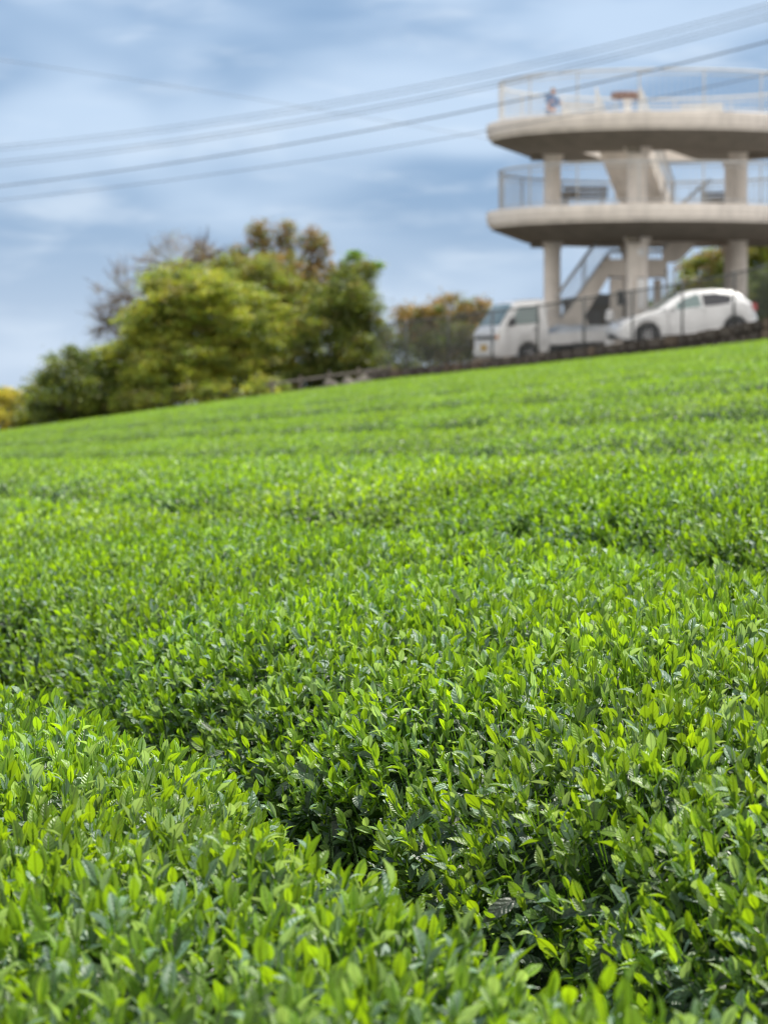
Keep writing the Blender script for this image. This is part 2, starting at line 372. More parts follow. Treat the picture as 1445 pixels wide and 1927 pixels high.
def place(templates, pos, tilt, scale, colf):
    """instances of the templates written out as real faces; tilt (n,2) lean x/y, colf (n,) brightness"""
    n = len(pos); which = rng.integers(0, len(templates), n); az = rng.uniform(0, 2 * math.pi, n)
    Vs, Fs, Us, Cs = [], [], [], []; off = 0
    ca, sa = np.cos(az), np.sin(az)
    Rz = np.zeros((n, 3, 3)); Rz[:, 0, 0] = ca; Rz[:, 0, 1] = -sa; Rz[:, 1, 0] = sa; Rz[:, 1, 1] = ca; Rz[:, 2, 2] = 1
    up = np.stack([tilt[:, 0], tilt[:, 1], np.ones(n)], 1); up /= np.linalg.norm(up, axis=1)[:, None]
    ax = np.cross(np.array([0, 1, 0]), up); ax /= np.linalg.norm(ax, axis=1)[:, None]; ay = np.cross(up, ax)
    T = np.stack([ax, ay, up], 2)
    RM = (T @ Rz) * scale[:, None, None]
    for k, (v, f, u, c) in enumerate(templates):
        i = np.nonzero(which == k)[0]
        if not len(i): continue
        vv = np.einsum('nij,mj->nmi', RM[i], v) + pos[i][:, None, :]
        ff = f[None] + (off + np.arange(len(i)) * len(v))[:, None, None]
        Vs.append(vv.reshape(-1, 3)); Fs.append(ff.reshape(-1, f.shape[1])); Us.append(np.tile(u, (len(i), 1)))
        Cs.append((c[None] * colf[i][:, None, :]).reshape(-1, 3)); off += len(i) * len(v)
    return Vs, Fs, Us, Cs, off
class Acc:
    def __init__(s): s.V, s.F, s.U, s.C, s.n = [], [], [], [], 0
    def put(s, r):
        Vs, Fs, Us, Cs, n = r; s.V += Vs; s.F += [f + s.n for f in Fs]; s.U += Us; s.C += Cs; s.n += n
    def build(s, name, m, parent, uv=True):
        return link(name, npmesh(name, np.concatenate(s.V), np.concatenate(s.F), np.concatenate(s.C), np.concatenate(s.U) if uv else None), m, parent, smooth=True)

def scatter(y0, y1, density, margin, pad=0.0):
    """random points over the trapezoid the view covers between two depths, with side margins"""
    yb = np.linspace(y0, y1, max(2, int((y1 - y0) / 0.5) + 1)); Xs, Ys = [], []
    for a, b in zip(yb[:-1], yb[1:]):
        wd = 0.1205 * (a + b) / 2 + margin(a); n = rng.poisson(density * 2 * wd * (b - a))
        Xs.append(rng.uniform(-wd, wd, n)); Ys.append(rng.uniform(a, b, n))
    X, Y = np.concatenate(Xs), np.concatenate(Ys); k = (np.abs(X) < 0.1205 * Y + 0.35) | (rng.uniform(0, 1, len(X)) < 0.55)
    return X[k], Y[k]
def clump_noise(X, Y): 
    g = 1 + 0.10 * sines(X, Y, 2.2, 9) + 0.10 * rng.normal(size=len(X))
    c = np.stack([g * (1 + 0.035 * sines(X, Y, 1.6, 12)), g, g], 1); return np.clip(c, .5, 1.5)

Y1, Y2, Y3 = 11.5, 17.0, 100.0
near_m = lambda y: 1.45 + 0.01 * y
def flank_pts(y0, y1, dens):
    """points on the steep sides of the gaps"""
    X, Y = scatter(y0, y1, dens * 6, near_m); r, e, s = rowcoord(X, Y)
    k = e < GAP + 0.05; X, Y, s = X[k], Y[k], s[k]
    sg = np.where(s < PITCHR / 2, 1.0, -1.0)      # +1: this flank lies right of its gap, it faces -ROWN
    return X, Y, sg
def build_rows():
    acc = {}
    def A(r): return acc.setdefault(int(r), Acc())
    # shoots on top
    for lod, (a, b, dens, mg) in enumerate(((1.0, Y1, 1750, near_m), (Y1, Y2, 1150, near_m), (Y2, 38.0, 800, lambda y: 1.0 + 0.01 * y), (38.0, Y3, 400, lambda y: 1.2 + 0.01 * y))):
        X, Y = scatter(a, b, dens, mg); r, e, s = rowcoord(X, Y)
        keep = (e > np.where(r >= 3, .15, 1) * GAP * rng.uniform(.75, 1.25, len(X))) & (side(X, Y) < -0.55)
        keep &= rng.uniform(0, 1, len(X)) < np.clip(0.93 + 0.25 * sines(X, Y, 9.0, 21), 0.4, 1)
        X, Y, r, e, s = X[keep], Y[keep], r[keep], e[keep], s[keep]
        Z = top(X, Y) + rng.uniform(-.035, .012, len(X))
        lean = np.where(s < PITCHR / 2, -1, 1) * 0.6 * np.clip(1 - (e - GAP) / 0.26, 0, 1)
        tl = rng.normal(0, .14, (len(X), 2)) + lean[:, None] * ROWN[None]
        sc = rng.uniform(.72, 1.12, len(X)); cf = clump_noise(X, Y)
        for rr in np.unique(r):
            k = r == rr; A(min(rr, 3)).put(place(SH[min(lod, 2)], np.stack([X, Y, Z], 1)[k], tl[k], sc[k], cf[k])) if lod == 0 or rr >= 3 else acc.setdefault(('f', int(rr)), Acc()).put(place(SH[min(lod, 2)], np.stack([X, Y, Z], 1)[k], tl[k], sc[k], cf[k]))
    # older leaves below the shoots and down the flanks
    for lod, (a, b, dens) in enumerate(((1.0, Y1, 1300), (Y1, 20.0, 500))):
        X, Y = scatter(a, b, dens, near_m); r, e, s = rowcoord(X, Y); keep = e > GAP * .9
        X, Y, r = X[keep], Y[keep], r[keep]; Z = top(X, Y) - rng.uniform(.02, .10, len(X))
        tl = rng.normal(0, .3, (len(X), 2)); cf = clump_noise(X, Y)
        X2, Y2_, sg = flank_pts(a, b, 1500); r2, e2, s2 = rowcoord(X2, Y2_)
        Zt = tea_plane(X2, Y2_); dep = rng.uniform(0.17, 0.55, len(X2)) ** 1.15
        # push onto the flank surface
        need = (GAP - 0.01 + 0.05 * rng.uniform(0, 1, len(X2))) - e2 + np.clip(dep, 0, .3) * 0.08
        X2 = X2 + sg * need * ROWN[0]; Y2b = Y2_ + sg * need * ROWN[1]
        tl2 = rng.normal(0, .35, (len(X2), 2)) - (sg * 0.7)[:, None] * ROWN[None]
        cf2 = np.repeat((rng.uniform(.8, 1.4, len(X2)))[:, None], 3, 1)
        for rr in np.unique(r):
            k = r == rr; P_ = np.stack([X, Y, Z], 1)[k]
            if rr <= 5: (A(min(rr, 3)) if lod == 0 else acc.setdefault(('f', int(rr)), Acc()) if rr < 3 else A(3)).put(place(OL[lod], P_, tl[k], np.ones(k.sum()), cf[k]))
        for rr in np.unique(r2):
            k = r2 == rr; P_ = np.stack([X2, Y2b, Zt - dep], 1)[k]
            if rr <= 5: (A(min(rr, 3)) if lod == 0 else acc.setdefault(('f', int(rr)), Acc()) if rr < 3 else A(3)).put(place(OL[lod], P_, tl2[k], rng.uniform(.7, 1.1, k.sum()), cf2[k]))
        if lod == 0:  # side shoots, greener, in the upper part of the flanks
            m = rng.uniform(0, 1, len(X2)) < .30
            for rr in np.unique(r2):
                k = (r2 == rr) & m & (dep < .30)
                if k.any(): A(min(rr, 3)).put(place(SH[0], np.stack([X2, Y2b, Zt - dep - .01], 1)[k], tl2[k], rng.uniform(.7, 1.0, k.sum()), cf2[k] * .85))
    return acc
acc = build_rows()

def core_mesh(rr, y0, y1, mg):
    """the dense woody body under the leaves of one row, as a closed-topped ridge"""
    MBc = []; prof = [(0.17, -0.62), (0.15, -0.40), (GAP + 0.045, -0.28), (GAP + 0.11, -0.19), (0.38, -0.12), (PITCHR / 2, -0.085), (PITCHR - 0.38, -0.12), (PITCHR - GAP - 0.11, -0.19), (PITCHR - GAP - 0.045, -0.28), (PITCHR - 0.15, -0.40), (PITCHR - 0.17, -0.62)]
    u0 = U0 + rr * PITCHR
    # parameter along the row
    ts = []
    for t in np.arange(-14, 110, 0.25):
        X = ROWN[0] * (u0 + PITCHR / 2) + ROWD[0] * t; Y = ROWN[1] * (u0 + PITCHR / 2) + ROWD[1] * t
        if Y > y0 and Y < y1 and abs(X) < 0.1205 * Y + mg + PITCHR * .6 and side(X, Y) < -0.5: ts.append(t)
    if len(ts) < 2: return None
    ts = np.array(ts); V = []
    for t in ts:
        wob = 0.035 * math.sin(t * 2.1 + 1) + 0.02 * math.sin(t * 5.3)
        for s, dz in prof:
            u = u0 + s - wob; X = ROWN[0] * u + ROWD[0] * t; Y = ROWN[1] * u + ROWD[1] * t
            V.append((X, Y, float(tea_plane(X, Y)) + dz + 0.012 * math.sin(t * 7 + s * 9)))
    n, m = len(ts), len(prof); I = np.arange(n * m).reshape(n, m)
    Fq = np.stack([I[:-1, :-1], I[:-1, 1:], I[1:, 1:], I[1:, :-1]], -1).reshape(-1, 4); return np.array(V), Fq
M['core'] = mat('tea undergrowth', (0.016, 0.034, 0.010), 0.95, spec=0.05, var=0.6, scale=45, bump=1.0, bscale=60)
LBL = {-2: 'tea hedge row left of the blurred foreground row, at the picture edge',
       -1: 'tea hedge row filling the bottom left corner, blurred in the foreground',
       0: 'broad tea hedge row just beyond the dark gap, sharpest leaves in the picture',
       1: 'tea hedge row beyond the second faint gap, slightly soft, middle of the field',
       2: 'softly blurred tea hedge row just in front of the smooth pale green slope'}
for rr in range(-2, 3):
    key = rr; a1 = acc.get(rr); a2 = acc.get(('f', rr))
    if a1 is None and a2 is None: continue
    lab = LBL.get(rr, 'tea hedge row nearest the camera, left of the foreground row')
    u = U0 + (rr + .5) * PITCHR
    e = empty('tea_hedge', (ROWN[0] * u, ROWN[1] * u + 0.0, float(tea_plane(ROWN[0] * u, ROWN[1] * u)) - .62), label=lab, cat='tea hedge', group='long clipped rows of tea bushes')
    inv = -np.array(e.location)
    for nm, a, mt in (('foliage', a1, M['tealeaf']), ('foliage', a2, M['tealeaf_far'])):
        if a and a.V:
            a.V = [v + inv for v in a.V]; a.build(nm, mt, e)
    c = core_mesh(rr, 0.6, 100, 1.5)
    V_, F_ = c[0] + inv, c[1]
    if rr in (-1, 0, 1):     # bare twigs standing in the gap sides
        mb = MB()
        for k in range(300):
            t = random.uniform(0.5, 9) if rr == -1 else random.uniform(0.5, 14)
            sd_ = random.choice((0.0, PITCHR)); uu = U0 + rr * PITCHR + sd_ + (0.15 if sd_ == 0 else -0.15) + random.uniform(-.04, .04)
            X, Y = ROWN[0] * uu + ROWD[0] * t, ROWN[1] * uu + ROWD[1] * t
            if Y < 1 or abs(X) > .13 * Y + .8: continue
            z = float(tea_plane(X, Y)); p0 = Vector((X, Y, z - .6)) + Vector(inv)
            q = Vector((X + random.uniform(-.08, .08), Y + random.uniform(-.08, .08), z - random.uniform(.08, .2))) + Vector(inv)
            mb.tube([p0, p0.lerp(q, .5) + Vector((random.uniform(-.03, .03), random.uniform(-.03, .03), 0)), q], [.006, .004, .002], 4)
        F_ = np.concatenate([F_, np.array(mb.f) + len(V_)]); V_ = np.concatenate([V_, np.array(mb.v)])
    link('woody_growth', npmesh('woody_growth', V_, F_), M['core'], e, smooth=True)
# far rows, which merge: stuff
a6 = acc.get(3)
a6.build('tea_field', M['tealeaf_far'], None); tf = bpy.data.objects['tea_field']
cv = []; cf_ = []; n0 = 0
for rr in range(3, 22):
    c = core_mesh(rr, 0.6, 100, 2.0)
    if c: cv.append(c[0]); cf_.append(c[1] + n0); n0 += len(c[0])
tag(tf, 'blurred far tea rows merging into one smooth green slope below the fence', 'tea field', kind='stuff')
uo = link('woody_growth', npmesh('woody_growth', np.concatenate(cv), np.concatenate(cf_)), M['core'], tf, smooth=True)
del acc, a6

# ---------------------------------------------------------------- stone retaining wall and mesh fence
LSTART, LEND = -5.5, 14.3
def fpt(a, s, dz=0.0, zf=None):
    X = FA.x + a * FD.x + s * FN.x; Y = FA.y + a * FD.y + s * FN.y
    return Vector((X, Y, (float(park(X, Y)) if zf is None else zf) + dz))
def wall_top(a):
    p = fpt(a, .1); px = 722.5 + F * p.x / p.y
    return (730 - float(np.interp(px, [650, 700, 890, 1008, 1126, 1198, 1307, 1445, 1600], [706, 700, 680, 668, 651, 642, 627, 600, 570]))) * p.y / F
def wpt(a, s=.1): return fpt(a, s, zf=wall_top(a))
VV, FF, CC = [], [], []
a = LSTART
random.seed(3)
for course in range(5):
    a = LSTART + random.uniform(0, .2)
    while a < LEND:
        wd = random.uniform(.22, .5); p = a + wd / 2; zt = wall_top(p); zb = zt - 1.25; ch = 1.25 / 5
        z0 = zb + course * ch; bm = bmesh.new(); bmesh.ops.create_cube(bm, size=1); bmesh.ops.bevel(bm, geom=list(bm.edges), offset=.12, segments=2, affect='EDGES')
        for v in bm.verts:
            v.co = Vector((v.co.x * (wd - .025), v.co.y * .42, v.co.z * (ch - .02))) + Vector([random.uniform(-.008, .008) for _ in range(3)])
        mt = Matrix.Translation(fpt(p, 0.05 + random.uniform(-.03, .03), zf=z0 + ch / 2)) @ Matrix.Rotation(math.atan2(FD.y, FD.x), 4, 'Z'); bm.transform(mt)
        b0 = len(VV); bm.verts.index_update(); VV += [tuple(v.co) for v in bm.verts]
        g = random.uniform(.7, 1.2); cc = (np.array((.080, .068, .058)) if random.random() < .85 else np.array((.125, .095, .07))) * g
        CC += [tuple(cc)] * len(bm.verts)
        for f in bm.faces:
            ids = [b0 + v.index for v in f.verts]; FF.append(ids)
        bm.free(); a += wd
me = bpy.data.meshes.new('stone_wall'); me.from_pydata(VV, [], FF); ca_ = me.color_attributes.new('Col', 'FLOAT_COLOR', 'POINT')
cc4 = np.ones((len(VV), 4), np.float32); cc4[:, :3] = np.array(CC); ca_.data.foreach_set('color', cc4.ravel())
o = link('stone_wall', me, M['stone'], smooth=True); me.set_sharp_from_angle(angle=R(50))
tag(o, 'low dark brown rubble stone wall along the top edge of the tea field', 'wall')
fe = empty('mesh_fence', wpt(4), label='dark grey wire mesh fence with slim posts on the low stone wall', cat='fence')
fi = -Vector(fe.location)
FH = 1.20
mb = MB()
for k, a in enumerate(np.arange(LSTART, LEND + .01, 1.68)):
    p = wpt(a) + fi; MB().tube([p + Vector((0, 0, -.1)), p + Vector((0, 0, FH + .05))], .028, 8).build('post', M['wire'], fe, smooth=True)
seg = list(np.arange(LSTART, LEND + .01, .84))
MB().tube([wpt(a) + fi + Vector((0, 0, FH)) for a in seg], .022, 8).build('top_rail', M['wire'], fe, smooth=True)
mb = MB()
for h in np.arange(.06, FH - .02, .06):
    mb.tube([wpt(a) + fi + Vector((0, 0, h)) for a in seg], .0056, 3, caps=False)
for a in np.arange(LSTART, LEND - .1, .065):
    p = wpt(a) + fi; mb.tube([p + Vector((0, 0, .05)), p + Vector((0, 0, FH - .02))], .0056, 3, caps=False)
mb.build('wire_mesh', M['wire'], fe)

# low post-and-rail fence continuing left below the trees, with a few stones
lf = empty('low_fence', fpt(15.5, .3, zf=float(ground(*fpt(15.5, .3).xy))), label='low grey rail fence at the foot of the dark green tree', cat='fence')
li = -Vector(lf.location)
for a in np.arange(14.0, 19.2, 1.25):
    p = fpt(a, .35); p.z = float(ground(p.x, p.y)); p += li
    MB().box(p + Vector((0, 0, .5)), (.09, .09, 1.1), bev=.01).build('post', M['woodgrey'], lf)
for h in (.62, .92):
    pts = []
    for a in np.arange(13.9, 19.3, .6):
        p = fpt(a, .35); p.z = float(ground(p.x, p.y)) + h; pts.append(p + li)
    MB().tube(pts, .035, 6).build('rail', M['woodgrey'], lf, smooth=True)
for a, s, sz in ((14.3, -.12, .34), (14.95, -.2, .26), (15.8, -.15, .22)):
    p = fpt(a, s); gz = float(ground(p.x, p.y)); bm = bmesh.new(); bmesh.ops.create_icosphere(bm, subdivisions=3, radius=1)
    for v in bm.verts:
        d = 1 + .28 * mnoise.noise(v.co * 1.3 + Vector((a * 7, 0, 0))) + .08 * mnoise.noise(v.co * 4)
        v.co = Vector((v.co.x * sz * 1.3 * d, v.co.y * sz * d, v.co.z * .46 * d + .34))
    me = bpy.data.meshes.new('boulder'); bm.to_mesh(me); bm.free(); o = link('boulder', me, mat('pale rock', (.13, .12, .10), .9, var=.3, scale=5, bump=.5), smooth=True); o.location = (p.x, p.y, gz)
    tag(o, {.34: 'largest pale boulder at the left end of the stone wall', .26: 'middle sized pale boulder left of the biggest one by the wall end', .22: 'smallest pale boulder by the low rail fence'}[sz], 'rock', group='pale rocks at the left end of the wall')

# ---------------------------------------------------------------- observation tower
TX, TY = (1235 - 722.5) / F * 91, 91.0
TG = float(park(TX, TY))
tw = empty('observation_tower', (TX, TY, TG), label='round two deck concrete observation tower with columns and open stairs', cat='tower')
Z2, Z3 = 4.94 - TG, 7.42 - TG                     # deck floor levels above the car park
RD, RR = 4.86, 4.50
def deck(zt, hole):
    prof = [(0.0, 0.0), (RD - .45, 0.0), (RD - .42, .05), (RD - .02, .05), (RD, .02), (RD, -.18), (RD - .03, -.20), (RD - .03, -.31), (RD - .10, -.34), (RD - .14, -.43), (RD - 1.1, -.78), (0.0, -.78)]
    mb = MB(); mb.lathe(prof, 96); me = mb.mesh('deck'); bm = bmesh.new(); bm.from_mesh(me)
    bmesh.ops.remove_doubles(bm, verts=bm.verts, dist=1e-4); bmesh.ops.recalc_face_normals(bm, faces=bm.faces); bm.to_mesh(me); bm.free()
    o = link('deck', me, M['concrete'], tw, smooth=True); o.location = (0, 0, zt)
    cut = MB().prism([(p[0], p[1]) for p in hole], 0, 1)   # made in xz, turned below
    cm = bpy.data.meshes.new('cut'); n = len(hole)
    cm.from_pydata([(x, y, -1) for x, y in hole] + [(x, y, .5) for x, y in hole], [], [tuple(range(n))[::-1], tuple(range(n, 2 * n))] + [(i, (i + 1) % n, (i + 1) % n + n, i + n) for i in range(n)])
    co = bpy.data.objects.new('cut', cm); COL.objects.link(co); co.parent = tw; co.location = (0, 0, zt)
    md = o.modifiers.new('b', 'BOOLEAN'); md.object = co; md.operation = 'DIFFERENCE'; md.solver = 'EXACT'
    bpy.context.view_layer.update(); dg = bpy.context.evaluated_depsgraph_get()
    nm = bpy.data.meshes.new_from_object(o.evaluated_get(dg)); o.modifiers.clear(); o.data = nm; nm.name = 'deck'
    bpy.data.objects.remove(co); nm.materials.append(M['concrete_shade'])
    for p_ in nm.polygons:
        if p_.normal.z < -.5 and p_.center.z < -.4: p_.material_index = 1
    nm.set_sharp_from_angle(angle=R(28))
    return o
def rect(cx, cy, wx, wy, ang):
    c, s = math.cos(ang), math.sin(ang); return [(cx + x * c - y * s, cy + x * s + y * c) for x, y in ((-wx, -wy), (wx, -wy), (wx, wy), (-wx, wy))]
# upper stair: from (bx,by) on deck two up to (tx,ty) on the top deck
ST, SB = Vector((-1.22, -1.3)), Vector((.08, 2.9)); sd2 = (ST - SB).normalized(); sang = math.atan2(sd2.y, sd2.x)
hole3 = rect((ST.x + SB.x) / 2 + .25, (ST.y + SB.y) / 2 + .2, 2.25, 1.25, sang)
hole2 = rect(.75, .55, .95, .68, 0)
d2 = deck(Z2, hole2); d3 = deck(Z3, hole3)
def ring_rail(zt, parent):
    mb = MB(); n = 144; H = 1.20
    def rg(r, z, t): 
        pts = [(r * math.cos(2 * math.pi * k / n), r * math.sin(2 * math.pi * k / n), z) for k in range(n + 1)]; mb.tube(pts, t, 6, caps=False)
    rg(RR, H, .036); rg(RR, .16, .018); rg(RR, H - .13, .014)
    for k in range(168):
        t = 2 * math.pi * k / 168; x, y = RR * math.cos(t), RR * math.sin(t); mb.tube([(x, y, .16), (x, y, H - .13)], .0085, 4, caps=False)
    o = mb.build('railing', M['railpaint'], parent, smooth=True)
    for k in range(16):
        t = 2 * math.pi * (k + .5) / 16; x, y = RR * math.cos(t), RR * math.sin(t)
        MB().tube([(x, y, .0), (x, y, H)], .021, 8).build('railing_post', M['railpaint'], parent, smooth=True)
ring_rail(Z2, d2); ring_rail(Z3, d3)
COLS = [(-2.98, .1, .24), (-.78, -2.75, .30), (2.27, -.6, .235), (2.36, 2.4, .20), (-.53, 2.9, .26)]
for (x, y, r) in COLS:
    for z0, z1 in ((-.2, Z2 - .78), (Z2, Z3 - .78)):
        MB().lathe([(r + .02, z0), (r, z0 + .05), (r, z1 - .25), (r + .10, z1 + .01)], 28, (x, y, 0)).build('column', M['concrete'], tw, smooth=True, angle=40)
for zt, hh in ((Z2, hole2), (Z3, hole3)):
    for i in range(len(COLS)):
        x, y, r = COLS[i]; n = math.hypot(x, y); ux, uy = x / n, y / n
        a0, a1 = n - .1, RD - 1.25; mx = (a0 + a1) / 2
        MB().box((ux * mx, uy * mx, zt - .78 - .07), (a1 - a0, .32, .18), math.atan2(uy, ux)).build('deck_beam', M['concrete_shade'], tw)
# flights of steps
def flight(p0, p1, z0, z1, wd, n, mtl, rail=True, name='staircase'):
    """p0 foot, p1 head (local xy)"""
    p0, p1 = Vector(p0), Vector(p1); d = p1 - p0; Ln = d.length; u = d / Ln; ang = math.atan2(u.y, u.x)
    e = MB(); rise = (z1 - z0) / n; run = Ln / n
    prof = [(0, 0)]
    for k in range(n): prof += [(k * run, (k + 1) * rise), ((k + 1) * run, (k + 1) * rise)]
    prof += [(Ln, z1 - z0 - .25 - rise), (run * .6, -.02)]
    e.prism(prof, -wd / 2 + .08, wd / 2 - .08)
    for sgn in (-1, 1):
        y0 = sgn * (wd / 2 - .04); q = [(-.05, -.05), (-.05, rise + .14), (Ln, z1 - z0 + .16), (Ln + .02, z1 - z0 - .42), (.35, -.05)]
        e.prism(q, y0 - .05, y0 + .05)
    T = Matrix.Translation((p0.x, p0.y, z0)) @ Matrix.Rotation(ang, 4, 'Z')
    e.v = [tuple(T @ Vector(v)) for v in e.v]; o = e.build(name, mtl, tw)
    if rail:
        for sgn in (-1, 1):
            h = MB(); y0 = sgn * (wd / 2 - .04)
            for hh, t in ((1.0, .032), (.22, .016)): h.tube([(-.05, y0, hh + rise), (Ln, y0, z1 - z0 + hh)], t, 8)
            m_ = int(Ln / .13)
            for k in range(m_ + 1):
                x = Ln * k / m_; zb = rise + (z1 - z0 - rise) * x / Ln; h.tube([(x, y0, zb + .1), (x, y0, zb + 1.0)], .009 if k % 8 else .024, 5, caps=False)
            h.v = [tuple(T @ Vector(v)) for v in h.v]; h.build('handrail', M['railpaint'], o, smooth=True)
    return o
flight((SB.x, SB.y), (ST.x, ST.y), Z2, Z3, 1.35, 14, M['concrete'])
LZ = 3.55 - TG
flight((-3.15, .5), (-1.35, .5), 0, LZ + .12, 1.25, 13, M['concrete'])
lo = MB().box((-.52, .5, LZ - .13), (1.62, 1.25, .50)).build('landing', M['concrete'], tw)
MB().box((-1.15, .1, (LZ - .35) / 2 - .1), (.36, .3, LZ - .3)).build('landing_support', M['concrete'], lo); MB().box((.1, .95, (LZ - .35) / 2 - .1), (.22, .22, LZ - .3)).build('landing_support', M['concrete'], lo)
flight((.29, .5), (1.5, .5), LZ + .12, Z2, 1.25, 8, M['concrete'])
for yy in (-.1, 1.1):
    h = MB()
    for z in (1.0, .25): h.tube([(-1.35, yy, LZ + .12 + z), (.3, yy, LZ + .12 + z)], .025, 6)
    for k in range(14): h.tube([(-1.35 + k * .125, yy, LZ + .12), (-1.35 + k * .125, yy, LZ + 1.12)], .009, 4, caps=False)
    h.build('handrail', M['railpaint'], lo, smooth=True)
# low plinth wall at the stair foot
MB().box((-2.75, -.35, .45), (1.5, .25, 1.2), bev=.02).build('plinth_wall', M['concrete'], tw)
def world_t(x, y, z): return (TX + x, TY + y, TG + z)
# small fittings, each its own thing
def P_t(px, py, Y): v = P(px, py, Y); return v
p = P(1205, 474, 88.0)
o = MB().lathe([(0.0, -.06), (.10, -.05), (.135, -.01), (.135, .03), (.06, .07), (0, .08)], 24).build('globe_lamp', M['whitematt'], smooth=True)
o.location = p; o.rotation_euler = (R(90), 0, 0); tag(o, 'round white lamp high on the front column beneath the lower deck', 'lamp')
b = MB(); b.tube([(0, 0, 0), (-.02, .0, -.35)], .02, 6); hb = b.build('bracket', M['greybox'], o)
p = P(1168, 560, 87.9); o = MB().box((0, 0, 0), (.20, .10, .42), bev=.02).build('electrical_box', M['greybox']); o.location = (p.x, p.y, p.z)
MB().box((0, -.052, 0), (.16, .006, .36), bev=.002).build('door', M['plastic'], o); tag(o, 'small dark grey electrical box on the left of the front column', 'electrical box')
p = P(1207, 552, 87.7); o = MB().box((0, 0, 0), (.22, .035, .85), bev=.006).build('notice_board', M['whitematt']); o.location = p
MB().box((0, .0, .43), (.25, .05, .03), bev=.004).build('frame', M['greybox'], o); tag(o, 'narrow upright white notice board beside the front column', 'sign')
p = P(1262, 560, 90.2); pg = float(park(p.x, p.y)); o = MB().tube([(0, 0, 0), (0, 0, 2.45)], .045, 10).build('drain_pipe', M['whitematt'], smooth=True)
o.location = (p.x - .12, p.y, pg - .05); tag(o, 'thicker of two white vertical pipes right of the stair landing', 'pipe', group='white pipes by the stair landing')
o = MB().tube([(0, 0, 0), (0, 0, 2.45)], .03, 8).build('drain_pipe', M['whitematt'], smooth=True); o.location = (p.x + .09, p.y, pg - .05); tag(o, 'thinner right hand one of two white vertical pipes by the stair landing', 'pipe', group='white pipes by the stair landing')
p = P(1147, 590, 87.6); pg = float(park(p.x, p.y)); e = empty('hand_truck', (p.x, p.y, pg), label='pale grey round topped machine standing between the truck and the white hatchback', cat='machine')
MB().lathe([(0, 0), (.12, 0), (.125, .08), (.11, .7), (.12, 1.05), (.09, 1.22), (0, 1.25)], 20).build('body', M['whitematt'], e, smooth=True)
MB().lathe([(.127, .82), (.131, .84), (.131, .90), (.127, .92)], 20).build('band', M['plastic'], e, smooth=True)
e.name = 'water_tank'; e['label'] = 'pale round topped tank between the truck bed and the white hatchback'; e['category'] = 'tank'
# dark shed beneath the stairs
p = P(1118, 600, 92.3); pg = float(park(p.x, p.y)); e = empty('storage_shed', (p.x, p.y, pg), label='dark brown shed in the shade below the tower stairs', cat='shed')
MB().box((0.1, 0, .85), (1.9, 1.1, 1.75), bev=.02).build('body', M['woodgrey'], e)
MB().prism([(-.95, 1.72), (1.15, 1.72), (1.15, 1.86), (.1, 2.02), (-.95, 1.86)], -.65, .65).build('roof', M['greybox'], e)
MB().box((-.2, -.565, .8), (.7, .03, 1.45), bev=.005).build('door', M['greybox'], e)

# furniture on the decks
def round_board(x, y, lab):
    e = empty('map_table', world_t(x, y, Z3), label=lab, cat='table')
    MB().lathe([(0, .98), (.44, .98), (.47, .96), (.47, .83), (.42, .80), (.10, .78), (0, .78)], 32).build('table_top', M['tabletop'], e, smooth=True, angle=30)
    MB().lathe([(.28, 0), (.28, .06), (.11, .12), (.10, .7), (.16, .79), (0, .79)], 24).build('pedestal', M['whitematt'], e, smooth=True, angle=40)
pm = P(1181, 188, 91.0); round_board(pm.x - TX, 0.0, 'round red brown topped map table on the upper deck of the tower')
def bench(x, y, z, ang, m, lab, nm='bench', L_=1.3, grp=None):
    e = empty(nm, world_t(x, y, z), (0, 0, ang), label=lab, cat='bench', group=grp)
    mb = MB()
    for k in range(4): mb.box((0, -.19 + k * .12, .43), (L_, .10, .035), bev=.006)
    mb.build('seat', m, e); mb = MB()
    for k in range(3): mb.box((0, .25 + k * .02, .56 + k * .13), (L_, .03, .10), bev=.006)
    mb.build('backrest', m, e)
    for sx_ in (-1, 1):
        MB().tube([(sx_ * L_ * .4, -.2, 0), (sx_ * L_ * .4, -.18, .41)], .025, 6).tube([(sx_ * L_ * .4, .22, 0), (sx_ * L_ * .4, .24, .42), (sx_ * L_ * .4, .31, .88)], .025, 6).build('leg', M['railpaint'], e)
bench(-1.9, 1.9, Z3, R(30), M['benchpaint'], 'white slatted bench left of the map table on the upper deck', grp='benches on the tower decks')
bench(1.4, 2.2, Z3, R(-20), M['benchpaint'], 'white slatted bench right of the map table on the upper deck', grp='benches on the tower decks')
bench(-2.05, .7, Z2, R(-15), M['woodgrey'], 'weathered grey bench between the left and front columns on the lower deck', grp='benches on the tower decks')
bench(2.0, 3.3, Z2, R(-35), M['woodgrey'], 'grey bench right of the stairs near the back railing of the lower deck', grp='benches on the tower decks')
e = empty('picnic_table', world_t(-2.5, 2.1, Z2), label='small grey picnic table behind the weathered bench on the lower deck', cat='table')
MB().lathe([(0, .72), (.42, .72), (.44, .70), (.42, .66), (0, .66)], 24).build('table_top', M['woodgrey'], e, smooth=True, angle=30)
MB().lathe([(.22, 0), (.2, .05), (.06, .1), (.06, .67), (0, .67)], 16).build('pedestal', M['railpaint'], e, smooth=True, angle=40)

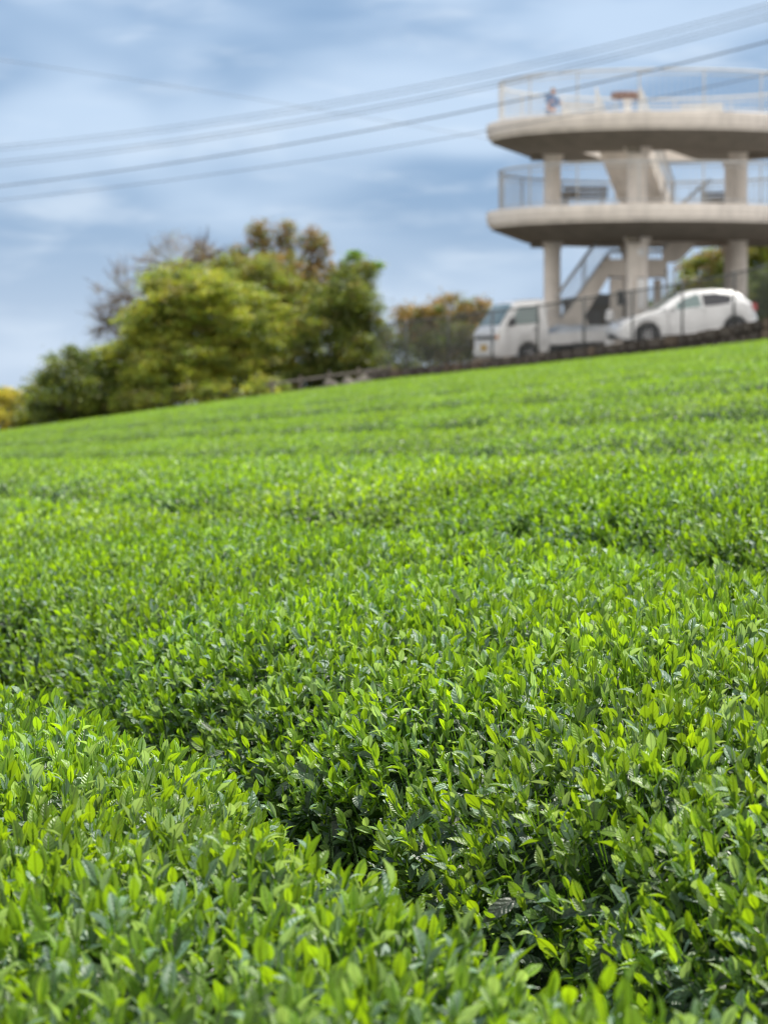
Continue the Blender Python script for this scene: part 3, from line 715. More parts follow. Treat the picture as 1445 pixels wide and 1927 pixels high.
# ---------------------------------------------------------------- person at the far railing of the top deck
def skin_body(name, joints, edges, root, mtl, parent, sub=2):
    me = bpy.data.meshes.new(name); me.from_pydata([j[0] for j in joints], edges, []); o = bpy.data.objects.new(name, me); COL.objects.link(o)
    sk = o.modifiers.new('s', 'SKIN'); sk.use_smooth_shade = True; ss = o.modifiers.new('u', 'SUBSURF'); ss.levels = sub; ss.render_levels = sub
    for i, j in enumerate(joints):
        r = j[1]; me.skin_vertices[0].data[i].radius = (r, r) if not isinstance(r, tuple) else r
        me.skin_vertices[0].data[i].use_root = (i == root)
    bpy.context.view_layer.update(); dg = bpy.context.evaluated_depsgraph_get(); nm = bpy.data.meshes.new_from_object(o.evaluated_get(dg)); nm.name = name
    bpy.data.objects.remove(o); n = link(name, nm, mtl, parent, smooth=True); return n
pp = P(1031, 200, 94.3)
pe = empty('person', (pp.x, pp.y, TG + Z3 + .0), (R(0), R(7), R(25)), label='person in blue standing at the far left railing of the upper deck', cat='person')
pe.scale = (.88, .88, .86)
J = [((0, 0, .92), (.14, .10)), ((0, 0, 1.12), (.13, .09)), ((0, -.01, 1.32), (.155, .10)), ((0, 0, 1.42), .06), ((0, -.01, 1.47), .052), ((0, -.02, 1.56), (.076, .09)), ((0, -.02, 1.63), (.062, .075)),
     ((.17, 0, 1.36), .055), ((.22, -.10, 1.12), .042), ((.17, -.30, 1.16), .032), ((.15, -.38, 1.18), .03),
     ((-.17, 0, 1.36), .055), ((-.22, -.10, 1.12), .042), ((-.17, -.30, 1.16), .032), ((-.15, -.38, 1.18), .03),
     ((.09, 0, .84), .085), ((.10, -.01, .47), .058), ((.11, .02, .09), .038), ((.11, -.14, .04), .034),
     ((-.09, 0, .84), .085), ((-.10, -.02, .47), .058), ((-.12, .02, .09), .038), ((-.12, -.14, .04), .034)]
E_ = [(0, 1), (1, 2), (2, 3), (3, 4), (4, 5), (5, 6), (2, 7), (7, 8), (8, 9), (9, 10), (2, 11), (11, 12), (12, 13), (13, 14), (0, 15), (15, 16), (16, 17), (17, 18), (0, 19), (19, 20), (20, 21), (21, 22)]
for sgn, w0 in ((1, 10), (-1, 14)):       # fingers and thumb
    for f in range(5):
        b0 = Vector(J[w0][0]); n0 = len(J); sp = (f - 1.5) * .016 if f < 4 else -.03 * sgn
        ln = (.034, .04, .037, .028)[f] if f < 4 else .024
        J.append((tuple(b0 + Vector((sp, -.035 if f < 4 else -.01, .0))), .009)); J.append((tuple(b0 + Vector((sp * 1.1, -.035 - ln if f < 4 else -.035, -.008))), .008)); J.append((tuple(b0 + Vector((sp * 1.1, -.04 - ln if f < 4 else -.045, -.035 if f < 4 else -.02))), .007))
        E_ += [(w0, n0), (n0, n0 + 1), (n0 + 1, n0 + 2)]
body = skin_body('body', J, E_, 0, M['skin'], pe)
skin_body('shirt', [((0, 0, .90), (.165, .125)), ((0, 0, 1.12), (.15, .11)), ((0, -.01, 1.32), (.172, .118)), ((0, 0, 1.41), .075), ((.175, 0, 1.36), .072), ((.225, -.10, 1.12), .058), ((.185, -.24, 1.15), .046), ((-.175, 0, 1.36), .072), ((-.225, -.10, 1.12), .058), ((-.185, -.24, 1.15), .046)],
          [(0, 1), (1, 2), (2, 3), (2, 4), (4, 5), (5, 6), (2, 7), (7, 8), (8, 9)], 0, M['blue'], pe)
skin_body('trousers', [((0, 0, .93), (.15, .115)), ((.09, 0, .82), .10), ((.10, -.01, .47), .075), ((.11, .02, .10), .06), ((-.09, 0, .82), .10), ((-.10, -.02, .47), .075), ((-.12, .02, .10), .06)], [(0, 1), (1, 2), (2, 3), (0, 4), (4, 5), (5, 6)], 0, M['blue'], pe)
skin_body('shoe', [((.11, .05, .035), .042), ((.11, -.06, .035), .045), ((.11, -.15, .03), .034)], [(0, 1), (1, 2)], 0, M['plastic'], pe, 1)
skin_body('shoe', [((-.12, .05, .035), .042), ((-.12, -.06, .035), .045), ((-.12, -.15, .03), .034)], [(0, 1), (1, 2)], 0, M['plastic'], pe, 1)
skin_body('hair', [((0, .03, 1.60), (.078, .07)), ((0, .0, 1.67), (.07, .075)), ((0, .05, 1.52), (.07, .04))], [(0, 1), (0, 2)], 0, M['hair'], pe)
MB().box((0, -.115, 1.585), (.018, .03, .035), bev=.006).build('nose', M['skin'], pe)
for s_ in (-1, 1):
    MB().lathe([(0, -.008), (.011, 0), (0, .008)], 8, (s_ * .03, -.103, 1.60)).build('eye', M['plastic'], pe); MB().box((s_ * .082, -.015, 1.585), (.014, .03, .05), bev=.006).build('ear', M['skin'], pe)
MB().box((0, -.104, 1.548), (.045, .01, .01), bev=.003).build('mouth', mat('lips', (.4, .14, .12), .5), pe)

# ---------------------------------------------------------------- cars
def wheel(parent, x, y, r, wd, sgn):
    """sgn -1: outer face towards -y"""
    e = bpy.data.objects.new('wheel', None)
    t = MB(); prof = [(r * .60, -wd / 2), (r * .93, -wd / 2), (r, -wd * .32), (r, wd * .32), (r * .93, wd / 2), (r * .60, wd / 2), (r * .60, -wd / 2)]
    t.lathe(prof, 36); hub = MB().lathe([(0, -wd * .30), (r * .14, -wd * .33), (r * .16, -wd * .2), (r * .50, -wd * .28), (r * .56, -wd * .47), (r * .61, -wd * .49), (r * .61, wd * .4), (0, wd * .4)], 36)
    T = Matrix.Translation((x, y, r)) @ Matrix.Rotation(R(90) if sgn < 0 else R(-90), 4, 'X') @ Matrix.Scale(-1, 4, (0, 0, 1))
    t.v = [tuple(T @ Vector(v)) for v in t.v]; hub.v = [tuple(T @ Vector(v)) for v in hub.v]
    w_ = t.build('wheel', M['rubber'], parent, smooth=True, angle=40)
    # spokes: raised ribs on the disc
    for k in range(7):
        a = 2 * math.pi * k / 7; c0 = T @ Vector((math.cos(a) * r * .12, math.sin(a) * r * .12, -wd * .36)); c1 = T @ Vector((math.cos(a) * r * .56, math.sin(a) * r * .56, -wd * .47))
        hub.tube([c0, c1], [.035 * r / .3, .024 * r / .3], 6)
    hub.build('rim', M['rim'], w_, smooth=True, angle=40)
    return w_
def loft(stations, name, mtl, parent, sub=1, close=True):
    """stations: list of rings of the same point count"""
    n = len(stations[0]); V = [v for s in stations for v in s]; Fc = []
    for i in range(len(stations) - 1):
        for k in range(n): Fc.append((i * n + k, i * n + (k + 1) % n, (i + 1) * n + (k + 1) % n, (i + 1) * n + k))
    if close: Fc += [tuple(range(n))[::-1], tuple((len(stations) - 1) * n + k for k in range(n))]
    mb = MB(); mb.add(V, Fc); o = mb.build(name, mtl, parent, smooth=True, angle=34)
    return o
def arch_z(x, wheels, r, z):
    for xw in wheels:
        d = abs(x - xw)
        if d < r: z = max(z, math.sqrt(r * r - d * d) + wheels_r[0])
    return z
wheels_r = [0.31]
def interp(x, tab): return float(np.interp(x, [t[0] for t in tab], [t[1] for t in tab]))
def car_body(parent, L_, ztop, zbot, halfw, belt, roofw, wheels, ra, mtl, name='body'):
    xs = sorted(set([round(v, 3) for v in list(np.linspace(0, L_, 58)) + [xw + ra * math.cos(R(t)) for xw in wheels for t in range(0, 181, 12)]]))
    st = []
    for x in xs:
        zt = interp(x, ztop); zb = arch_z(x, wheels, ra, interp(x, zbot)); hw = interp(x, halfw); zl = min(interp(x, belt), zt - .015); rw = min(interp(x, roofw), hw - .005)
        zb = min(zb, zl - .05); zm = zb + (zl - zb) * .55
        half = [(0, zt + .012), (rw * .55, zt + .008), (rw * .88, zt - .012), (rw, zt - min(.05, (zt - zl) * .25 + .01)), (rw + (hw - rw) * .55, zl + (zt - zl) * .42), (hw - .012, zl + .01), (hw, zl - .04), (hw + .012, zm), (hw - .005, zb + .06), (hw - .03, zb), (hw * .5, zb)]
        ring = [(x, -y, z) for y, z in half] + [(x, y, z) for y, z in half[::-1][:-1]]
        st.append(ring)
    return loft(st, name, mtl, parent)
def side_panel(parent, name, poly, yfun, mtl, prof_off, thick=.02):
    """flat-ish pane whose outline (x,z) is laid just outside the body side"""
    n = len(poly); 
    for sgn in (-1, 1):
        vs = [(x, sgn * (yfun(x, z) + prof_off), z) for x, z in poly] + [(x, sgn * (yfun(x, z) + prof_off - thick), z) for x, z in poly]
        fs = [tuple(range(n)), tuple(range(2 * n - 1, n - 1, -1))] + [(i, i + n, (i + 1) % n + n, (i + 1) % n) for i in range(n)]
        MB().add(vs, fs).build(name, mtl, parent)

# white hatchback
hx = P(1133, 640, 84.0).x + .25; hy = 84.0
car = empty('parked_hatchback', (hx, hy, float(park(hx, hy)) - .02), (0, R(-4.1), R(10)), label='white five door hatchback parked nose left on the slope beside the fence', cat='car'); car.scale = (.93, .96, .93)
LH = 4.12; wl = (.86, 3.42); wheels_r[0] = .31
ztop = [(0, .50), (.03, .62), (.12, .70), (.35, .80), (.8, .90), (1.12, .96), (1.35, 1.09), (1.7, 1.30), (2.05, 1.42), (2.5, 1.475), (3.0, 1.465), (3.45, 1.41), (3.72, 1.30), (3.92, 1.08), (4.04, .98), (4.10, .80), (4.12, .62)]
zbot = [(0, .36), (.10, .24), (.4, .20), (3.7, .21), (4.0, .28), (4.12, .40)]
halfw = [(0, .52), (.06, .66), (.2, .77), (.5, .835), (1.0, .85), (3.3, .85), (3.8, .82), (4.0, .76), (4.12, .62)]
belt = [(0, .48), (.2, .66), (.6, .80), (1.1, .89), (1.6, .92), (3.4, 1.0), (3.9, .98), (4.12, .60)]
roofw = [(0, .40), (.3, .62), (.9, .70), (1.2, .68), (1.7, .60), (2.2, .56), (3.3, .55), (3.8, .60), (4.0, .66), (4.12, .5)]
body_o = car_body(car, LH, ztop, zbot, halfw, belt, roofw, wl, .375, M['white'])
def ysideH(x, z):
    zt = interp(x, ztop); zl = interp(x, belt); hw = interp(x, halfw); rw = interp(x, roofw); t = np.clip((z - zl - .01) / max(zt - .05 - zl, .05), 0, 1)
    return (hw - .012) * (1 - t) + rw * t + .045 * math.sin(math.pi * t) * .7
side_panel(car, 'front_window', [(1.52, .955), (1.72, 1.10), (2.02, 1.26), (2.32, 1.335), (2.46, 1.345), (2.46, .985)], ysideH, M['glass'], .004)
side_panel(car, 'rear_window', [(2.54, .99), (2.54, 1.345), (2.95, 1.335), (3.34, 1.265), (3.40, 1.22), (3.32, 1.03)], ysideH, M['glass_dark'], .004)
side_panel(car, 'quarter_window', [(1.20, .935), (1.47, 1.0), (1.46, .945)], ysideH, M['glass_dark'], .004)
# windscreen and rear screen: sloped panes
def screen(parent, name, x0, x1, tab, w0, w1, mtl, off=.02):
    xs = np.linspace(x0, x1, 6); vs = []
    for x in xs:
        t = (x - x0) / (x1 - x0); wv = w0 + (w1 - w0) * t; z = interp(x, tab)
        for y in np.linspace(-wv, wv, 7): vs.append((x, y, z + off - .02 * (y / wv) ** 2))
    fs = [(i * 7 + k, i * 7 + k + 1, (i + 1) * 7 + k + 1, (i + 1) * 7 + k) for i in range(5) for k in range(6)]
    n = len(vs); vs2 = [(x, y, z - .03) for x, y, z in vs]; MB().add(vs + vs2, fs + [tuple(i + n for i in f[::-1]) for f in fs]).build(name, mtl, parent, smooth=True)
screen(car, 'windscreen', 1.18, 1.95, ztop, .64, .52, M['glass'])
screen(car, 'rear_screen', 3.62, 3.95, ztop, .52, .6, M['glass_dark'])
for xw in wl:
    for sgn in (-1, 1): wheel(car, xw, sgn * .745, .31, .20, sgn)
for sgn in (-1, 1):
    MB().add([(.10, sgn * .55, .58), (.13, sgn * .73, .57), (.46, sgn * .835, .68), (.50, sgn * .80, .80), (.26, sgn * .66, .755), (.08, sgn * .57, .67),
              (.16, sgn * .50, .56), (.2, sgn * .66, .56), (.5, sgn * .76, .66), (.5, sgn * .73, .78), (.3, sgn * .58, .73), (.14, sgn * .5, .65)],
             [(0, 1, 2, 3, 4, 5), (11, 10, 9, 8, 7, 6)] + [(i, i + 6, (i + 1) % 6 + 6, (i + 1) % 6) for i in range(6)]).build('headlight', M['chrome'], car)
    MB().box((4.02, sgn * .70, .88), (.17, .14, .24), bev=.03).build('tail_light', M['redlamp'], car)
    m_ = MB().box((1.62, sgn * .955, 1.005), (.14, .20, .13), bev=.035).build('mirror', M['white'], car, smooth=True)
    MB().tube([(1.62, sgn * .83, .96), (1.63, sgn * .90, .985)], .02, 6).build('mirror_arm', M['plastic'], m_)
    for x0 in (2.28, 3.18): MB().box((x0, sgn * .862, .90 + (x0 - 2.28) * .02), (.17, .02, .03), bev=.008).build('door_handle', M['white'], car)
    # door seams, bumper seam
    for x0, z0, z1 in ((1.45, .30, .93), (2.50, .28, .98), (3.33, .62, 1.0)):
        pts = [(x0 + .02 * math.sin(t * 2), sgn * (interp(x0, halfw) + .0135), z0 + (z1 - z0) * t) for t in np.linspace(0, 1, 6)]; MB().tube(pts, .006, 4).build('door_seam', M['plastic'], car)
    sk = MB().box((2.1, sgn * .835, .245), (1.9, .03, .05), bev=.01).build('sill', M['plastic'], car)
MB().box((.05, 0, .36), (.10, .80, .16), bev=.03).build('grille', M['plastic'], car)
MB().box((.02, 0, .52), (.03, .33, .16), bev=.006).build('number_plate', M['whitematt'], car)
MB().box((4.115, 0, .66), (.02, .33, .16), bev=.006).build('number_plate', M['whitematt'], car)
MB().box((4.05, 0, .42), (.14, 1.3, .12), bev=.03).build('rear_bumper', M['plastic'], car)

# white kei pickup truck
kx, ky = P(913, 680, 88.0).x, 87.6
tr = empty('mini_truck', (kx, ky, float(park(kx, ky)) - .05), (0, R(-3.6), R(25)), label='small white flatbed pickup truck facing left in front of the tower', cat='truck')
wt = (.98, 2.72); wheels_r[0] = .27
ztc = [(0, .62), (.02, .95), (.06, 1.02), (.14, 1.07), (.62, 1.66), (.72, 1.74), (1.0, 1.775), (1.54, 1.775), (1.60, 1.74)]
cab_zb = [(0, .30), (.05, .24), (1.60, .26)]
car_body(tr, 1.60, ztc, cab_zb, [(0, .64), (.08, .70), (.2, .735), (1.60, .735)], [(0, .90), (.1, .97), (.2, 1.03), (1.60, 1.06)], [(0, .60), (.14, .66), (.62, .62), (.9, .60), (1.60, .61)], (.98,), .36, M['white'], 'cab')
def ysideT(x, z):
    zt = interp(x, ztc); t = np.clip((z - 1.05) / max(zt - 1.1, .05), 0, 1); return .725 * (1 - t) + interp(x, [(0, .6), (.62, .62), (1.60, .61)]) * t + .03 * math.sin(math.pi * t)
side_panel(tr, 'side_window', [(.60, 1.11), (.62, 1.36), (.80, 1.60), (1.36, 1.60), (1.38, 1.11)], ysideT, M['glass'], .004)
side_panel(tr, 'quarter_window', [(.34, 1.10), (.56, 1.36), (.54, 1.10)], ysideT, M['glass_dark'], .004)
screen(tr, 'windscreen', .17, .63, ztc, .61, .56, M['glass'], off=.025)
MB().box((.0, 0, .80), (.05, .95, .10), bev=.02).build('grille', M['plastic'], tr)
MB().box((.02, 0, .40), (.10, 1.36, .24), bev=.04).build('bumper', M['white'], tr)
MB().box((-.035, 0, .52), (.015, .33, .165), bev=.004).build('number_plate', M['plate'], tr)
for sgn in (-1, 1):
    hl = MB().box((.03, sgn * .58, .80), (.09, .20, .17), bev=.03).build('headlight', M['chrome'], tr, smooth=True); MB().box((.05, sgn * .69, .80), (.09, .05, .12), bev=.015).build('indicator', M['amber'], hl)
    mm_ = MB().box((.50, sgn * .86, 1.19), (.06, .14, .22), bev=.025).build('mirror', M['plastic'], tr, smooth=True); MB().tube([(.42, sgn * .72, 1.06), (.5, sgn * .82, 1.12)], .012, 6).build('mirror_arm', M['plastic'], mm_)
    MB().box((1.2, sgn * .75, .95), (.13, .02, .03), bev=.006).build('door_handle', M['plastic'], tr)
    for x0 in (.36, 1.42): MB().tube([(x0, sgn * .747, .5 if x0 > 1 else .42), (x0, sgn * .745, .8), (x0, sgn * .737, 1.04)], .006, 4).build('door_seam', M['plastic'], tr)
    MB().box((2.51, sgn * .735, .66), (1.78, .03, .30), bev=.008).build('side_gate', M['white'], tr)
    for x0 in (1.9, 2.5, 3.1): MB().box((x0, sgn * .754, .66), (.035, .012, .26), bev=.003).build('gate_rib', M['white'], tr)
    MB().box((2.72, sgn * .735, .40), (.72, .02, .2), bev=.004).build('mudguard', M['plastic'], tr)
    for xw in wt: wheel(tr, xw, sgn * .655, .27, .145, sgn)
MB().box((3.39, 0, .80), (.03, 1.60, .29), bev=.008).build('tail_gate', M['white'], tr)
MB().box((2.51, 0, .50), (1.78, 1.43, .05), bev=.004).build('bed', M['whitematt'], tr)
mb = MB()
for yy in (-.35, .35): mb.box((2.5, yy, .38), (1.75, .08, .14))
for xx in (1.7, 2.72, 3.2): mb.box((xx, 0, .37), (.08, .7, .1))
mb.build('chassis', M['plastic'], tr)
MB().tube([(1.64, -.68, .52), (1.64, -.68, 1.5), (1.64, .68, 1.5), (1.64, .68, .52)], .018, 8).build('head_board', M['white'], tr)
# a covered load lying on the bed
ld = MB(); n_ = 14
vs = []
for i in range(n_ + 1):
    for j in range(9):
        x = -0.5 + i / n_; y = -.5 + j / 8; edge = min(1, (0.5 - abs(x)) * 5) * min(1, (0.5 - abs(y)) * 4)
        vs.append((x * 1.25, y * 1.1, edge ** .5 * (.40 + .10 * mnoise.noise(Vector((x * 3.2, y * 3.2, 1)))) + (.05 + .03 * mnoise.noise(Vector((x * 9, y * 9, 4)))) * (edge > 0)))
ld.add(vs, [(i * 9 + j, i * 9 + j + 1, (i + 1) * 9 + j + 1, (i + 1) * 9 + j) for i in range(n_) for j in range(8)])
lo_ = ld.build('tarpaulin', mat('pale tarpaulin', (.50, .56, .64), .55, var=.08, scale=4), None, smooth=True)
md = lo_.modifiers.new('t', 'SOLIDIFY'); md.thickness = .01
lo_.matrix_world = Matrix.Translation((0, 0, 0)); bpy.context.view_layer.update()
lo_.matrix_world = tr.matrix_world @ Matrix.Translation((2.62, .05, .535)); tag(lo_, 'pale blue grey tarpaulin bundle lying on the bed of the small truck', 'tarpaulin')

# ---------------------------------------------------------------- trees
def tree(name, label, cat, base, blobs, pal, leaf=.085, dens=260, flat=.55, seed=1, trunk_r=.16, pads=.42, shell=.55, gap=.0, twigs=0, leanup=.9, group=None, stems=1, clumpn=None):
    """blobs: (x, y, z, rx, ry, rz) in world metres; pal: list of (weight, rgb)"""
    r = np.random.default_rng(seed); rd = random.Random(seed)
    base = Vector(base); e = empty(name, base, label=label, cat=cat, group=group); Vs, Cs = [], []; centres = []
    wts = np.array([p[0] for p in pal], float); wts /= wts.sum(); cols = np.array([p[1] for p in pal])
    for (bx, by, bz, rx, ry, rz) in blobs:
        n = int((clumpn or 1.0) * 16 * (rx * rz + rx * ry + ry * rz) / (pads * pads) * .3) + 4
        d = r.normal(size=(n, 3)); d /= np.linalg.norm(d, axis=1)[:, None]; rad = shell + (1.08 - shell) * r.uniform(0, 1, n) ** .6
        rad *= 1 + .16 * np.sin(d[:, 0] * 5 + seed) * np.cos(d[:, 2] * 6 + bx)
        c = d * rad[:, None] * np.array([rx, ry, rz]) + np.array([bx, by, bz]); c = c[c[:, 2] > base.z + .05]; 
        if gap: c = c[r.uniform(0, 1, len(c)) > gap]
        centres.append(c)
    C = np.concatenate(centres); nl = r.poisson(dens * pads ** 2 * 2.2 * r.uniform(.5, 1.5, len(C)))
    idx = np.repeat(np.arange(len(C)), nl); n = len(idx); ps = pads * r.uniform(.55, 1.25, len(C))
    off = r.normal(size=(n, 3)) * .5 * ps[idx][:, None] * np.array([1, 1, flat]); p = C[idx] + off
    nrm = r.normal(size=(n, 3)) * .6 + np.array([0, 0, leanup]) + off * .8; nrm /= np.linalg.norm(nrm, axis=1)[:, None]
    t = np.cross(nrm, r.normal(size=(n, 3))); t /= np.linalg.norm(t, axis=1)[:, None]; b = np.cross(nrm, t)
    L_ = leaf * r.uniform(.65, 1.35, n); W_ = L_ * r.uniform(.42, .62, n)
    q = np.stack([p - t * L_[:, None] * .5, p + b * W_[:, None] * .5 - nrm * L_[:, None] * .06, p + t * L_[:, None] * .5 - nrm * L_[:, None] * .12, p - b * W_[:, None] * .5 - nrm * L_[:, None] * .06], 1)
    ci = r.choice(len(cols), len(C), p=wts); lc = cols[ci][idx] * (.6 + .4 * 1) * r.uniform(.7, 1.3, (n, 1)) * r.uniform(.85, 1.15, len(C))[idx][:, None]
    lc = lc * (1 + .12 * r.normal(size=(n, 3)) * np.array([1, .5, 1])); lc = np.clip(lc, .004, .6)
    me = npmesh('crown', q.reshape(-1, 3) - np.array(base), np.arange(4 * n).reshape(-1, 4), np.repeat(lc, 4, 0)); link('crown', me, M['treeleaf'], e)
    mb = MB(); cc = np.mean([b_[:3] for b_ in blobs], 0); 
    for s_ in range(stems):
        ox = (s_ - (stems - 1) / 2) * .35; zt = max(base.z + .5, cc[2] - base.z * 0)
        fork = Vector((base.x * .4 + cc[0] * .6 + ox, base.y * .4 + cc[1] * .6, base.z + (cc[2] - base.z) * .45)) - base
        mb.tube([Vector((ox * .6, 0, -.35)), Vector((ox * .7, 0, .15)), fork * .6, fork], [trunk_r * 1.25, trunk_r, trunk_r * .85, trunk_r * .7], 9)
        for bi, (bx, by, bz, rx, ry, rz) in enumerate(blobs):
            if stems > 1 and bi % stems != s_: continue
            q1 = Vector((bx, by, bz)) - base; m1 = fork.lerp(q1, .5) + Vector((rd.uniform(-.15, .15), rd.uniform(-.15, .15), .1)); mb.tube([fork, m1, q1], [trunk_r * .62, trunk_r * .42, trunk_r * .22], 6)
            for k in range(5 + twigs):
                cl = centres[bi]
                if not len(cl): continue
                q2 = Vector(cl[rd.randrange(len(cl))]) - base; mb.tube([q1, q1.lerp(q2, .55) + Vector((0, 0, .08)), q2], [trunk_r * .2, trunk_r * .12, .008], 4, caps=False)
                if twigs:
                    for _ in range(3):
                        q3 = q2 + (q2 - q1).normalized() * rd.uniform(.15, .5) + Vector((rd.uniform(-.2, .2), rd.uniform(-.2, .2), rd.uniform(-.05, .3))); mb.tube([q1.lerp(q2, rd.uniform(.4, 1)), q3], [.012, .005], 3, caps=False)
    mb.build('trunk', M['bark'], e, smooth=True); return e
def blob(px, py, Y, rx, rz, ry=None):
    """pixel centre and radii in pixels at depth Y"""
    p = P(px, py, Y); s = Y / F; return (p.x, p.y, p.z, rx * s, (ry or rx) * s, rz * s)
def gbase(px, Y): p = P(px, 700, Y); return (p.x, Y, float(ground(p.x, Y)))
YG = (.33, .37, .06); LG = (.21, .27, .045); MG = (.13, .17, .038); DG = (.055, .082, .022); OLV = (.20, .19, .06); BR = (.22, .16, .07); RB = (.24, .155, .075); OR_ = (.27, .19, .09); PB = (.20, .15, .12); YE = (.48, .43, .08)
tree('maple_tree', 'bright yellow green spreading maple in front of the other trees', 'tree', gbase(400, 98),
     [blob(390, 560, 98, 110, 52), blob(300, 610, 98, 75, 60), blob(470, 620, 97, 85, 70), blob(380, 690, 97, 120, 60), blob(330, 530, 99, 60, 45), blob(480, 700, 96.5, 70, 45), blob(285, 715, 97, 50, 45), blob(360, 640, 100, 120, 90), blob(250, 690, 100, 60, 60)],
     [(4, YG), (3, LG), (2, MG), (1, OLV)], leaf=.10, dens=300, flat=.38, seed=11, pads=.36, shell=.25, gap=.0)
tree('bare_tree', 'thin greyish purple half bare tree behind the yellow green maple', 'tree', gbase(290, 104),
     [blob(330, 500, 104, 70, 58), blob(245, 560, 104, 55, 60), blob(385, 480, 105, 35, 32), blob(205, 610, 103.5, 35, 42)],
     [(3, PB), (2, (.15, .12, .10)), (1, OLV)], leaf=.055, dens=170, flat=.8, seed=12, pads=.30, twigs=40, trunk_r=.07, gap=.15)
tree('camphor_tree', 'tall tree with reddish brown new leaves at the centre of the clump', 'tree', gbase(560, 106),
     [blob(487, 448, 106, 22, 36), blob(541, 448, 106, 22, 36), blob(592, 468, 106, 27, 36), blob(520, 512, 105, 72, 36), blob(620, 550, 106, 55, 60), blob(575, 570, 106, 70, 60), blob(446, 478, 106, 16, 15)],
     [(4, BR), (2, RB), (2, OLV), (2, MG)], leaf=.09, dens=300, flat=.9, seed=13, pads=.24)
tree('oak_tree', 'rounded olive green tree right behind the maple', 'tree', gbase(500, 101),
     [blob(480, 545, 101, 75, 55), blob(545, 590, 101, 60, 65), blob(560, 670, 100, 60, 55), blob(440, 520, 102, 50, 35)],
     [(3, LG), (3, OLV), (2, MG), (1, (.17, .20, .05))], leaf=.10, dens=300, flat=.6, seed=14, pads=.36)
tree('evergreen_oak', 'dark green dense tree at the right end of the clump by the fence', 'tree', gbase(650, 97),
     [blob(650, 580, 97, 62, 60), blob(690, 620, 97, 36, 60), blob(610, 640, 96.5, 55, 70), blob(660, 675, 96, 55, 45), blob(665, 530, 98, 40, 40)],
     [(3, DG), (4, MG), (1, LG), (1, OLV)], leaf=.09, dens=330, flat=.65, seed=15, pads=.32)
tree('walnut_sapling', 'light green leafy sprig rising above the dark green tree', 'tree', gbase(672, 98.8),
     [blob(665, 482, 98.8, 15, 8), blob(690, 500, 98.8, 12, 7), blob(708, 500, 98.8, 10, 6), blob(655, 508, 98.8, 14, 9)],
     [(3, (.13, .26, .04)), (1, LG)], leaf=.11, dens=300, flat=.5, seed=16, pads=.22, trunk_r=.045)
tree('leafy_shrub', 'dark green rounded shrub left of the maple at the field edge', 'shrub', gbase(160, 100),
     [blob(140, 715, 100, 58, 55), blob(195, 745, 99, 50, 50), blob(110, 770, 99, 50, 38), blob(170, 690, 100.5, 38, 30), blob(220, 690, 100, 35, 40), blob(150, 770, 101, 80, 30), blob(225, 750, 100, 45, 45)],
     [(3, MG), (3, (.09, .13, .035)), (2, LG), (1, DG)], leaf=.10, dens=320, flat=.55, seed=17, pads=.36)
tree('leafy_shrub', 'small green shrub between the dark shrub and the yellow one', 'shrub', gbase(70, 103),
     [blob(75, 745, 103, 28, 40), blob(95, 690, 103.5, 12, 26), blob(60, 785, 102, 30, 28)], [(3, LG), (2, MG), (1, OLV)], leaf=.10, dens=280, flat=.55, seed=18, pads=.32, trunk_r=.08)
tree('golden_shrub', 'golden yellow shrub at the far left end of the field', 'shrub', gbase(15, 104),
     [blob(22, 762, 104, 36, 32), blob(-20, 760, 104, 45, 38), blob(10, 795, 103, 40, 26)], [(4, YE), (2, (.25, .24, .03)), (1, LG)], leaf=.09, dens=320, flat=.6, seed=19, pads=.32, trunk_r=.08)
tree('leafy_shrub', 'low bright green bush under the maple at the field edge', 'shrub', gbase(420, 95),
     [blob(300, 752, 95.5, 55, 22), blob(400, 742, 95, 62, 26), blob(500, 735, 94.5, 45, 22), blob(250, 762, 97, 40, 24)], [(2, LG), (2, MG), (1, YG), (1, OLV)], leaf=.09, dens=320, flat=.6, seed=20, pads=.3, trunk_r=.07, stems=3)
tree('undergrowth_bush', 'low shadowy bushes filling the foot of the dark green tree', 'bush', gbase(600, 96),
     [blob(560, 715, 96, 50, 24), blob(630, 710, 96, 50, 26), blob(690, 690, 97, 40, 30), blob(520, 725, 98, 40, 22)], [(3, MG), (2, DG), (1, OLV)], leaf=.09, dens=320, flat=.6, seed=25, pads=.3, trunk_r=.07, stems=3)
tree('autumn_tree', 'distant brown orange tree between the dark tree and the truck', 'tree', gbase(850, 125),
     [blob(850, 595, 125, 50, 40), blob(895, 600, 125, 32, 34), blob(800, 615, 125, 40, 34), blob(765, 610, 126, 26, 28), blob(850, 640, 125, 90, 40)],
     [(3, OR_), (3, (.16, .12, .035)), (2, MG), (1, (.22, .15, .04))], leaf=.12, dens=220, flat=.7, seed=21, pads=.42)
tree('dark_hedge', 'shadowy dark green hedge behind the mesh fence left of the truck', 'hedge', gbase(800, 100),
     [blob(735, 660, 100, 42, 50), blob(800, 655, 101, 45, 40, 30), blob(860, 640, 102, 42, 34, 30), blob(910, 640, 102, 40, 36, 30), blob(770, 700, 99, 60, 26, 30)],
     [(3, DG), (2, MG), (2, (.07, .065, .04))], leaf=.09, dens=230, flat=.7, seed=22, pads=.36, gap=.15, trunk_r=.08, stems=3, shell=.2)
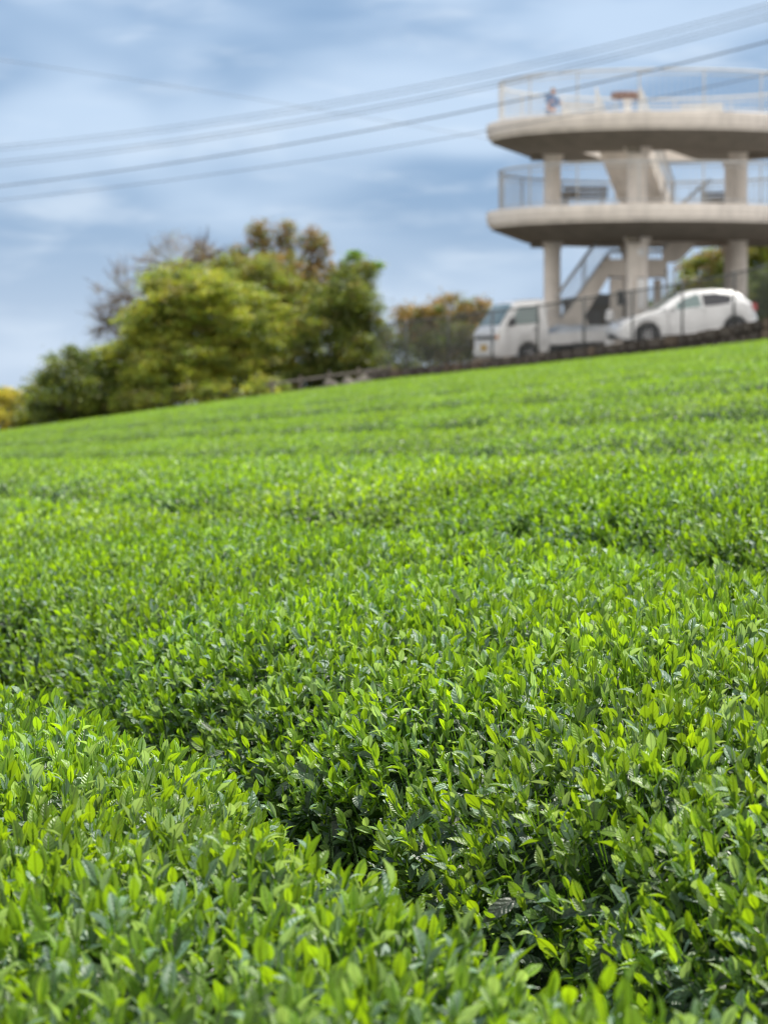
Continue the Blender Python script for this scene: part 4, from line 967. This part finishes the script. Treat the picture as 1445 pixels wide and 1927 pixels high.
tree('broadleaf_tree', 'yellow green tree behind the right hand side of the tower', 'tree', gbase(1340, 116),
     [blob(1330, 530, 116, 55, 55), blob(1390, 500, 116, 60, 55), blob(1450, 500, 116, 60, 70), blob(1300, 570, 115, 40, 45), blob(1380, 570, 115, 80, 50)],
     [(3, (.15, .15, .03)), (3, LG), (2, MG), (1, OR_)], leaf=.12, dens=250, flat=.6, seed=23, pads=.42)
tree('dark_hedge', 'dark green hedge behind the tail of the white hatchback', 'hedge', gbase(1430, 101),
     [blob(1420, 570, 101, 40, 60), blob(1480, 560, 101, 50, 70), blob(1330, 600, 102, 60, 40), blob(1250, 605, 102, 40, 36)], [(4, DG), (3, MG)], leaf=.09, dens=300, flat=.7, seed=24, pads=.36, trunk_r=.1, stems=2)

# ---------------------------------------------------------------- overhead cables
def cable(pts, Ys, r, label):
    x = [p[0] for p in pts]; co_y = np.polyfit(x, [p[1] for p in pts], min(2, len(pts) - 1)); W = []
    p0 = P(pts[0][0], pts[0][1], Ys[0]); 
    x0, x1 = x[0], x[-1]
    for t in np.linspace(-.28, 1.28, 60):
        xx = x0 + (x1 - x0) * t; yy = np.polyval(co_y, xx); inv = (1 / Ys[0]) * (1 - t) + (1 / Ys[1]) * t; W.append(P(xx, yy, 1 / inv))
    c = W[len(W) // 2]; o = MB().tube([q - c for q in W], r * .68, 6).build('power_cable', M['cable'], smooth=True); o.location = c
    tag(o, label, 'cable', group='overhead cables across the sky')
cable([(0, 274), (600, 194), (1445, 5)], (105, 66), .013, 'uppermost thin cable of the two pairs rising to the top right corner')
cable([(0, 281), (600, 203), (1445, 14)], (105, 66), .013, 'thin cable just under the uppermost one, rising to the top right corner')
cable([(0, 303), (600, 219), (1445, 25)], (104, 66), .015, 'upper cable of the lower pair rising to the top right')
cable([(0, 311), (600, 227), (1445, 35)], (104, 66), .015, 'lower cable of the lower pair rising to the top right')
cable([(0, 349), (480, 284), (940, 193), (1445, 78)], (98, 64), .023, 'thickest cable, crossing in front of the upper railing of the tower')
cable([(230, 350), (550, 305), (900, 249), (1445, 138)], (98, 72), .015, 'faint lowest cable ending behind the upper deck of the tower')
cable([(0, 110), (250, 153), (560, 195), (830, 246)], (90, 110), .010, 'single faint cable descending from the upper left to the right')
